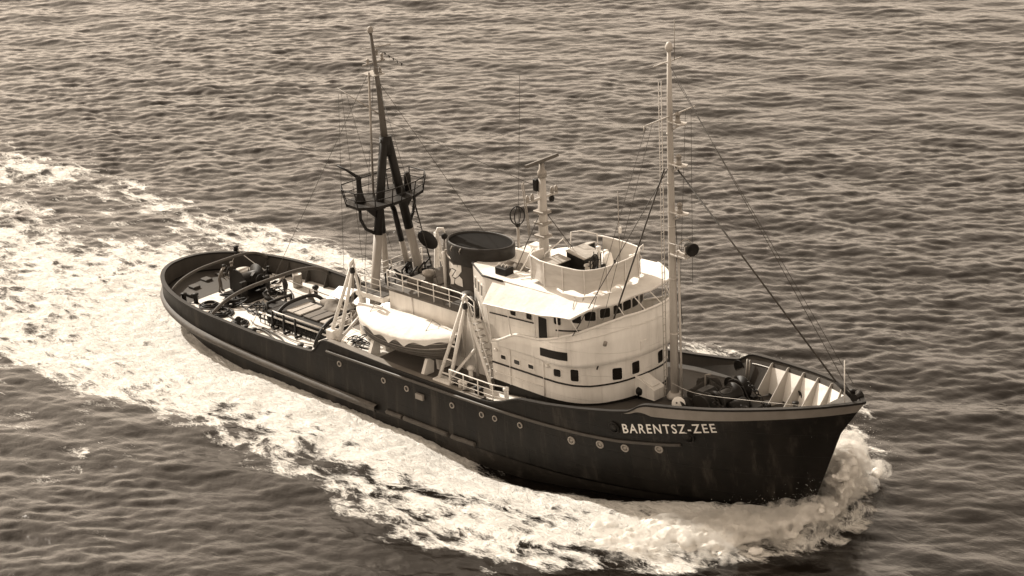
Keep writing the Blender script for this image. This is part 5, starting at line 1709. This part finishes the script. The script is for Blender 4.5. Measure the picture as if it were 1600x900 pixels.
patch = np.clip(0.85 + 0.30 * noise_np((NYs, NXs), 1.9, 41), 0.35, 1.5)       # smoother and rougher patches
H = h1 * c1 * patch + h2 * c2
Dxx = np.fft.ifft2(1j * kx / kk * A1).real * c1 * patch
Dyy = np.fft.ifft2(1j * ky / kk * A1).real * c1 * patch
xs = X0 + np.arange(NXs) * DX
ys = Y0 + np.arange(NYs) * DX
GX, GY = np.meshgrid(xs, ys)
# fade to flat at the rim of the fine sheet
rim = np.clip(np.minimum(np.minimum(GX - X0, X0 + LX - DX - GX), np.minimum(GY - Y0, Y0 + LY - DX - GY)) / 9.0, 0, 1)
# distance from the hull at the waterline
lvw = LV[3]
xa_ = np.linspace(lvw[0], lvw[1], 400)
ba_ = np.array([brd(x, *lvw[:8]) for x in xa_])
hb_ = np.interp(GX, xa_, ba_, left=0, right=0)
AY = np.abs(GY)
dside = AY - hb_
dside = np.where(GX > lvw[1], np.hypot(GX - lvw[1], AY), np.where(GX < lvw[0], np.hypot(lvw[0] - GX, np.maximum(AY - 2, 0)) + 0.0, dside))
n_lo = noise_np((NYs, NXs), 1.5, 31)
n_md = noise_np((NYs, NXs), 1.25, 32)
n_hi = noise_np((NYs, NXs), 0.9, 33)
# outer edge of the wake, either side
wo = np.interp(GX, [-140, -90, -40, -10, 10, 20, 28, 33, 37, 40, 42, 44, 44.8], [15, 14.5, 13.2, 12.9, 12.6, 13.0, 14.2, 13.6, 11.0, 8.0, 5.0, 2.2, 0.0])
wo = wo + n_lo * np.interp(GX, [0, 36, 41], [1.1, 0.9, 0.3])
e = wo - AY                                   # >0 inside the wake
edge = np.clip(e / 3.2, -1, 1)
foam = np.where(e > 0, 0.58 + 0.38 * np.clip(e / 7.0, 0, 1), 0.58 + e * 0.34)
# quieter water straight astern and patches in the wake
pat = np.exp(-(((GX + 23) / 9.5) ** 2 + ((GY - 6.0) / 3.2) ** 2))
foam -= 0.50 * pat
foam += 0.20 * np.exp(-((AY - 10.8) / 2.2) ** 2) * np.clip((4 - GX) / 8, 0, 1)      # crest lines of the stern wave
aft = np.clip((-4 - GX) / 12, 0, 1)
foam -= aft * (0.30 + 0.19 * n_lo * (AY < 14))
foam += 0.06 * n_md + 0.20 * np.exp(-(np.clip(dside, 0, 99) / 7.0) ** 2) * np.clip((33 - GX) / 4, 0, 1)
# dark clear strip against the hull where the bow wave has peeled away
strip = np.exp(-(np.clip(dside, 0, 99) / 1.15) ** 2) * np.clip((GX - 22) / 5, 0, 1) * np.clip((38.5 - GX) / 3, 0, 1)
foam -= 1.3 * strip
lane = np.exp(-((dside - 4.6 - (28 - GX) * 0.12) / 0.9) ** 2) * np.clip((GX - 14) / 4, 0, 1) * np.clip((34 - GX) / 4, 0, 1)
foam -= 0.28 * lane * (1 + 0.5 * n_md)
foam = np.where(GX > 44.5, np.minimum(foam, 0.0), foam)
# sun glitter on the starboard quarter painted as foam flecks, and sparse whitecaps
foam = np.maximum(foam, 0.31 * np.exp(-((GY + 18) / 6) ** 2) * np.clip((22 - GX) / 15, 0, 1) + 0.06 * n_lo * np.exp(-((GY + 17) / 5) ** 2))
crest = np.clip((H - 0.30) / 0.15, 0, 1)
foam = np.maximum(foam, 0.46 * crest * np.clip(n_md - 0.6, 0, 1))
inside = np.clip(e / 2.0, 0, 1)
# ship's own waves
ycr = 1.3 + np.clip(41.2 - GX, 0, 200) * 0.40
amp = 0.95 * np.exp(-np.clip(41.2 - GX, 0, 200) / 13.0) * (GX < 43.5)
Hs = amp * np.exp(-((AY - ycr) / (1.0 + 0.05 * np.clip(41.2 - GX, 0, 200))) ** 2)
Hs -= 0.85 * np.exp(-((GX - 27) / 7.5) ** 2) * np.exp(-(np.clip(dside, 0, 99) / 3.2) ** 2)
Hs += 0.22 * np.exp(-(AY / 6) ** 2) * np.clip((-6 - GX) / 4, 0, 1) * np.exp((GX + 6) / 40)
k = np.clip((41.2 - GX), 0, 400)
Hs += 0.16 * np.cos((AY - 0.36 * k) * 1.15) * np.exp(-np.abs(AY - 0.33 * k - 3) / 5) * np.clip(k / 20, 0, 1) * np.exp(-k / 130)
Z = (H * (1 - 0.25 * inside) + inside * np.clip(foam, 0, 1) * (0.05 * n_hi + 0.035 * n_md) + Hs) * rim
PX = GX - Dxx * 0.9 * rim * (1 - 0.5 * inside)
PY = GY - Dyy * 0.9 * rim * (1 - 0.5 * inside)

me = bpy.data.meshes.new('sea')
nv = NXs * NYs
me.vertices.add(nv)
me.vertices.foreach_set('co', np.stack([PX, PY, Z], -1).astype(np.float32).ravel())
ii, jj = np.meshgrid(np.arange(NXs - 1), np.arange(NYs - 1))
b0 = (jj * NXs + ii).ravel()
q = np.stack([b0, b0 + 1, b0 + NXs + 1, b0 + NXs], -1).astype(np.int32)
nq = len(q)
me.loops.add(nq * 4); me.polygons.add(nq)
me.loops.foreach_set('vertex_index', q.ravel())
me.polygons.foreach_set('loop_start', np.arange(nq, dtype=np.int32) * 4)
me.polygons.foreach_set('loop_total', np.full(nq, 4, np.int32))
me.polygons.foreach_set('use_smooth', np.ones(nq, bool))
at_ = me.attributes.new('foam', 'FLOAT', 'POINT')
at_.data.foreach_set('value', (foam * rim).astype(np.float32).ravel())
me.update(calc_edges=True)
sea = bpy.data.objects.new('sea', me)
COL.objects.link(sea)
tag(sea, kind='structure')

def sea_mat():
    m = bpy.data.materials.new('sea_water')
    m.use_nodes = True
    nt = m.node_tree
    L = nt.links.new
    out = nt.nodes['Material Output']
    wat = nt.nodes['Principled BSDF']
    wat.inputs['Base Color'].default_value = (0.008, 0.006, 0.0045, 1)
    wat.inputs['Roughness'].default_value = 0.06
    wat.inputs['IOR'].default_value = 1.34
    geo = nd(nt, 'ShaderNodeNewGeometry')
    # ripples
    hs = []
    for sc_, dt, st, rot in ((1.5, 6.0, (1.0, 1.9, 1.0), 0.66), (5.0, 5.0, (1.0, 1.7, 1.0), 0.75)):
        mp = nd(nt, 'ShaderNodeMapping')
        mp.inputs['Rotation'].default_value = (0, 0, rot)
        mp.inputs['Scale'].default_value = tuple(s * sc_ for s in st)
        L(geo.outputs['Position'], mp.inputs[0])
        no = nd(nt, 'ShaderNodeTexNoise')
        no.inputs['Scale'].default_value = 1.0
        no.inputs['Detail'].default_value = dt
        no.inputs['Roughness'].default_value = 0.55
        no.inputs['Distortion'].default_value = 0.4
        L(mp.outputs[0], no.inputs['Vector'])
        hs.append(no)
    ad = nd(nt, 'ShaderNodeMath', operation='MULTIPLY_ADD')
    L(hs[1].outputs[0], ad.inputs[0]); ad.inputs[1].default_value = 0.25
    L(hs[0].outputs[0], ad.inputs[2])
    bp = nd(nt, 'ShaderNodeBump')
    bp.inputs['Strength'].default_value = 1.0
    bp.inputs['Distance'].default_value = 0.035
    L(ad.outputs[0], bp.inputs['Height'])
    L(bp.outputs[0], wat.inputs['Normal'])
    # foam
    fm = nd(nt, 'ShaderNodeBsdfPrincipled')
    fm.inputs['Roughness'].default_value = 0.9
    fm.inputs['Specular IOR Level'].default_value = 0.1
    at = nd(nt, 'ShaderNodeAttribute', attribute_name='foam')
    l1 = nd(nt, 'ShaderNodeTexNoise')
    l1.inputs['Scale'].default_value = 0.62
    l1.inputs['Detail'].default_value = 9.0
    l1.inputs['Roughness'].default_value = 0.68
    l1.inputs['Distortion'].default_value = 1.3
    fmp = nd(nt, 'ShaderNodeMapping')                    # foam is drawn out along the ship's track
    fmp.inputs['Scale'].default_value = (0.5, 1.05, 1.0)
    L(geo.outputs['Position'], fmp.inputs[0])
    L(fmp.outputs[0], l1.inputs['Vector'])
    l2 = nd(nt, 'ShaderNodeTexNoise')
    l2.inputs['Scale'].default_value = 3.2
    l2.inputs['Detail'].default_value = 6.0
    l2.inputs['Roughness'].default_value = 0.62
    l2.inputs['Distortion'].default_value = 2.0
    L(fmp.outputs[0], l2.inputs['Vector'])
    wv = nd(nt, 'ShaderNodeVectorMath', operation='MULTIPLY_ADD')      # warp the bubble cells
    L(l1.outputs[1], wv.inputs[0]); wv.inputs[1].default_value = (2.2, 2.2, 0.0); L(fmp.outputs[0], wv.inputs[2])
    vo = nd(nt, 'ShaderNodeTexVoronoi', feature='SMOOTH_F1')
    vo.inputs['Scale'].default_value = 1.3
    vo.inputs['Smoothness'].default_value = 0.35
    L(wv.outputs[0], vo.inputs['Vector'])
    m0 = nd(nt, 'ShaderNodeMath', operation='MULTIPLY_ADD')
    L(vo.outputs['Distance'], m0.inputs[0]); m0.inputs[1].default_value = -0.42; m0.inputs[2].default_value = 0.40
    m1 = nd(nt, 'ShaderNodeMath', operation='MULTIPLY_ADD')
    L(l1.outputs[0], m1.inputs[0]); m1.inputs[1].default_value = 0.8; L(m0.outputs[0], m1.inputs[2])
    mx = nd(nt, 'ShaderNodeMath', operation='MULTIPLY_ADD')
    L(l2.outputs[0], mx.inputs[0]); mx.inputs[1].default_value = 0.42
    L(m1.outputs[0], mx.inputs[2])                 # about 0.4 .. 1.15
    th = nd(nt, 'ShaderNodeMapRange')
    th.inputs[1].default_value = 0.48; th.inputs[2].default_value = 1.08
    th.inputs[3].default_value = 0.0; th.inputs[4].default_value = 1.0
    L(mx.outputs[0], th.inputs[0])
    su = nd(nt, 'ShaderNodeMath', operation='SUBTRACT')
    L(at.outputs['Fac'], su.inputs[0]); L(th.outputs[0], su.inputs[1])
    fc = nd(nt, 'ShaderNodeMapRange', interpolation_type='SMOOTHSTEP')
    fc.inputs[1].default_value = -0.06; fc.inputs[2].default_value = 0.34
    L(su.outputs[0], fc.inputs[0])
    fr = nd(nt, 'ShaderNodeValToRGB')
    fr.color_ramp.elements[0].position = 0.30; fr.color_ramp.elements[0].color = (0.86, 0.835, 0.79, 1)
    fr.color_ramp.elements[1].position = 0.70; fr.color_ramp.elements[1].color = (0.58, 0.56, 0.52, 1)
    L(l2.outputs[0], fr.inputs[0]); L(fr.outputs[0], fm.inputs['Base Color'])
    b2 = nd(nt, 'ShaderNodeBump')
    b2.inputs['Strength'].default_value = 0.9
    b2.inputs['Distance'].default_value = 0.42
    L(mx.outputs[0], b2.inputs['Height'])
    L(b2.outputs[0], fm.inputs['Normal'])
    ms = nd(nt, 'ShaderNodeMixShader')
    L(fc.outputs[0], ms.inputs[0]); L(wat.outputs[0], ms.inputs[1]); L(fm.outputs[0], ms.inputs[2])
    L(ms.outputs[0], out.inputs['Surface'])
    return m
SEA = sea_mat()
me.materials.append(SEA)
# the sea beyond, out to the horizon
m = MB()
BIG = 9000
xA, xB, yA, yB = X0, X0 + LX - DX, Y0, Y0 + LY - DX
for (a, b, c, d) in ((-BIG, xA, -BIG, BIG), (xB, BIG, -BIG, BIG), (xA, xB, -BIG, yA), (xA, xB, yB, BIG)):
    m.add([(a, c, 0), (b, c, 0), (b, d, 0), (a, d, 0)], [(0, 1, 2, 3)])
tag(m.build('sea', SEA), kind='structure')

# ------------------------------------------------------------------ bow wave: heaped white water and flung spray
FOAMM = bpy.data.materials.new('white_water')
FOAMM.use_nodes = True
_b = FOAMM.node_tree.nodes['Principled BSDF']
_b.inputs['Base Color'].default_value = (0.88, 0.85, 0.80, 1)
_b.inputs['Roughness'].default_value = 0.95
_b.inputs['Specular IOR Level'].default_value = 0.05
_n = FOAMM.node_tree.nodes.new('ShaderNodeTexNoise'); _n.inputs['Scale'].default_value = 5.0; _n.inputs['Detail'].default_value = 8.0; _n.inputs['Roughness'].default_value = 0.7
_bp = FOAMM.node_tree.nodes.new('ShaderNodeBump'); _bp.inputs['Strength'].default_value = 0.9; _bp.inputs['Distance'].default_value = 0.12
_g = FOAMM.node_tree.nodes.new('ShaderNodeNewGeometry')
FOAMM.node_tree.links.new(_g.outputs['Position'], _n.inputs['Vector'])
FOAMM.node_tree.links.new(_n.outputs[0], _bp.inputs['Height'])
FOAMM.node_tree.links.new(_bp.outputs[0], _b.inputs['Normal'])

ICO = None
def ico(sub):
    import bmesh
    bm = bmesh.new()
    bmesh.ops.create_icosphere(bm, subdivisions=sub, radius=1.0)
    v = np.array([x.co[:] for x in bm.verts]); f = [[x.index for x in p.verts] for p in bm.faces]
    bm.free()
    return v, np.array(f)
def ridge(t, side):
    """crest of the bow wave peeling from the stem (t=0) outward and aft (t=1): position, height, half width"""
    x = 42.9 - 6.9 * t ** 1.15
    y = side * (0.35 + 4.6 * t ** 0.95 + 1.6 * t * t)
    h = 2.3 * (1 - t) ** 1.2 + 0.75 * (1 - 0.75 * t)
    h *= 0.62 if side < 0 else 1.2
    if side > 0: y *= 1.15
    w = 0.45 + 1.6 * t ** 0.7
    return x, y, h, w
iv, iff = ico(2)
blobs = []
for side in (-1, 1):
    for n_ in range(1100):
        t = RNG.random() ** 0.85
        x, y, h, w = ridge(t, side)
        u = RNG.random() ** 0.75
        z = h * u - 0.25
        sp = w * (1.05 - 0.55 * u)
        r = (0.10 + 0.26 * RNG.random() ** 1.8) * (0.75 + 0.4 * t)
        ox, oy = RNG.normal(size=2) * sp * 0.62
        px, py = x + ox * 0.9 + 0.25 * u, y + oy * 0.9 + side * 0.4 * u
        bh = brd(px, *LV[3][:8]) + max(0, z) * 0.36
        if abs(py) < bh + r * 0.2 and px < 41.2: 
            py = side * (bh + r * 0.3)
        blobs.append((px, py, z, r))
V, F = [], []
o = 0
for (x, y, z, r) in blobs:
    ax_ = np.array([-0.72, math.copysign(0.69, y), -0.1]); ax_ /= np.linalg.norm(ax_)      # drawn out along the flow
    pv_ = iv * np.array([1, 1, 0.8]) * r
    pv_ = pv_ + np.outer(pv_ @ ax_, ax_) * 1.1
    V.append(pv_ + (x, y, z)); F.append(iff + o); o += len(iv)
V = np.concatenate(V); F = np.concatenate(F)
me2 = bpy.data.meshes.new('bow_wave')
me2.from_pydata(V.tolist(), [], F.tolist())
ob = bpy.data.objects.new('bow_wave_tmp', me2)
COL.objects.link(ob)
rm = ob.modifiers.new('r', 'REMESH'); rm.mode = 'VOXEL'; rm.voxel_size = 0.075; rm.use_smooth_shade = True
smm = ob.modifiers.new('sm', 'SMOOTH'); smm.iterations = 8; smm.factor = 0.5
tx = bpy.data.textures.new('froth', 'CLOUDS'); tx.noise_scale = 0.6; tx.noise_depth = 6
dm = ob.modifiers.new('d', 'DISPLACE'); dm.texture = tx; dm.texture_coords = 'GLOBAL'; dm.strength = 0.55; dm.mid_level = 0.5
tx2 = bpy.data.textures.new('froth2', 'CLOUDS'); tx2.noise_scale = 0.13; tx2.noise_depth = 4
dm = ob.modifiers.new('d2', 'DISPLACE'); dm.texture = tx2; dm.texture_coords = 'GLOBAL'; dm.strength = 0.16; dm.mid_level = 0.5
bme = bpy.data.meshes.new_from_object(ob.evaluated_get(bpy.context.evaluated_depsgraph_get()))
bpy.data.objects.remove(ob); bpy.data.meshes.remove(me2)
bme.materials.append(FOAMM)
bwv = bpy.data.objects.new('bow_wave', bme)
COL.objects.link(bwv)
tag(bwv, 'heaped white bow wave breaking on both sides of the stem', 'bow wave', kind='stuff')
# flung droplets
iv1, if1 = ico(1)
V, F, o = [], [], 0
for side in (-1, 1):
    for n_ in range(7000):
        t = RNG.random()
        x, y, h, w = ridge(t, side)
        u = abs(RNG.normal()) * 0.55
        z = h * (0.35 + 0.85 * u)
        px = x + RNG.normal() * w * 0.65 + 0.5 * u
        py = y + RNG.normal() * w * 0.65 + side * (0.5 * u)
        if px < 41.5 and abs(py) < brd(px, *LV[3][:8]) + max(0, z) * 0.4: continue
        r = 0.005 + 0.013 * RNG.random() ** 3
        V.append(iv1 * r + (px, py, z)); F.append(if1 + o); o += len(iv1)
V = np.concatenate(V); F = np.concatenate(F)
me3 = bpy.data.meshes.new('spray')
me3.from_pydata(V.tolist(), [], F.tolist())
me3.materials.append(FOAMM)
spo = bpy.data.objects.new('spray', me3)
COL.objects.link(spo)
tag(spo, 'fine spray droplets flung from the bow wave', 'spray', kind='stuff')
# mist hanging over the bow wave
V, F, o = [], [], 0
for (x, y, z, r) in blobs[::3]:
    V.append(iv1 * np.array([1, 1, 0.85]) * (r + 0.5) + (x + 0.15, y + math.copysign(0.15, y), z + 0.2)); F.append(if1 + o); o += len(iv1)
V = np.concatenate(V); F = np.concatenate(F)
me4 = bpy.data.meshes.new('mist')
me4.from_pydata(V.tolist(), [], F.tolist())
ob = bpy.data.objects.new('mist_tmp', me4)
COL.objects.link(ob)
rm = ob.modifiers.new('r', 'REMESH'); rm.mode = 'VOXEL'; rm.voxel_size = 0.2
mme = bpy.data.meshes.new_from_object(ob.evaluated_get(bpy.context.evaluated_depsgraph_get()))
bpy.data.objects.remove(ob); bpy.data.meshes.remove(me4)
MIST = bpy.data.materials.new('spray_mist')
MIST.use_nodes = True
nt = MIST.node_tree
nt.nodes.remove(nt.nodes['Principled BSDF'])
pv = nt.nodes.new('ShaderNodeVolumePrincipled')
pv.inputs['Color'].default_value = (0.93, 0.90, 0.85, 1)
pv.inputs['Anisotropy'].default_value = 0.2
g_ = nt.nodes.new('ShaderNodeNewGeometry')
n_ = nt.nodes.new('ShaderNodeTexNoise'); n_.inputs['Scale'].default_value = 2.4; n_.inputs['Detail'].default_value = 6.0; n_.inputs['Roughness'].default_value = 0.65
r_ = nt.nodes.new('ShaderNodeMapRange'); r_.inputs[1].default_value = 0.47; r_.inputs[2].default_value = 0.78; r_.inputs[3].default_value = 0.0; r_.inputs[4].default_value = 7.5
nt.links.new(g_.outputs['Position'], n_.inputs['Vector'])
nt.links.new(n_.outputs[0], r_.inputs[0])
nt.links.new(r_.outputs[0], pv.inputs['Density'])
nt.links.new(pv.outputs[0], nt.nodes['Material Output'].inputs['Volume'])
mme.materials.append(MIST)
mist = bpy.data.objects.new('spray_mist', mme)
COL.objects.link(mist)
tag(mist, 'thin white mist of spray hanging over the bow wave', 'spray', kind='stuff')
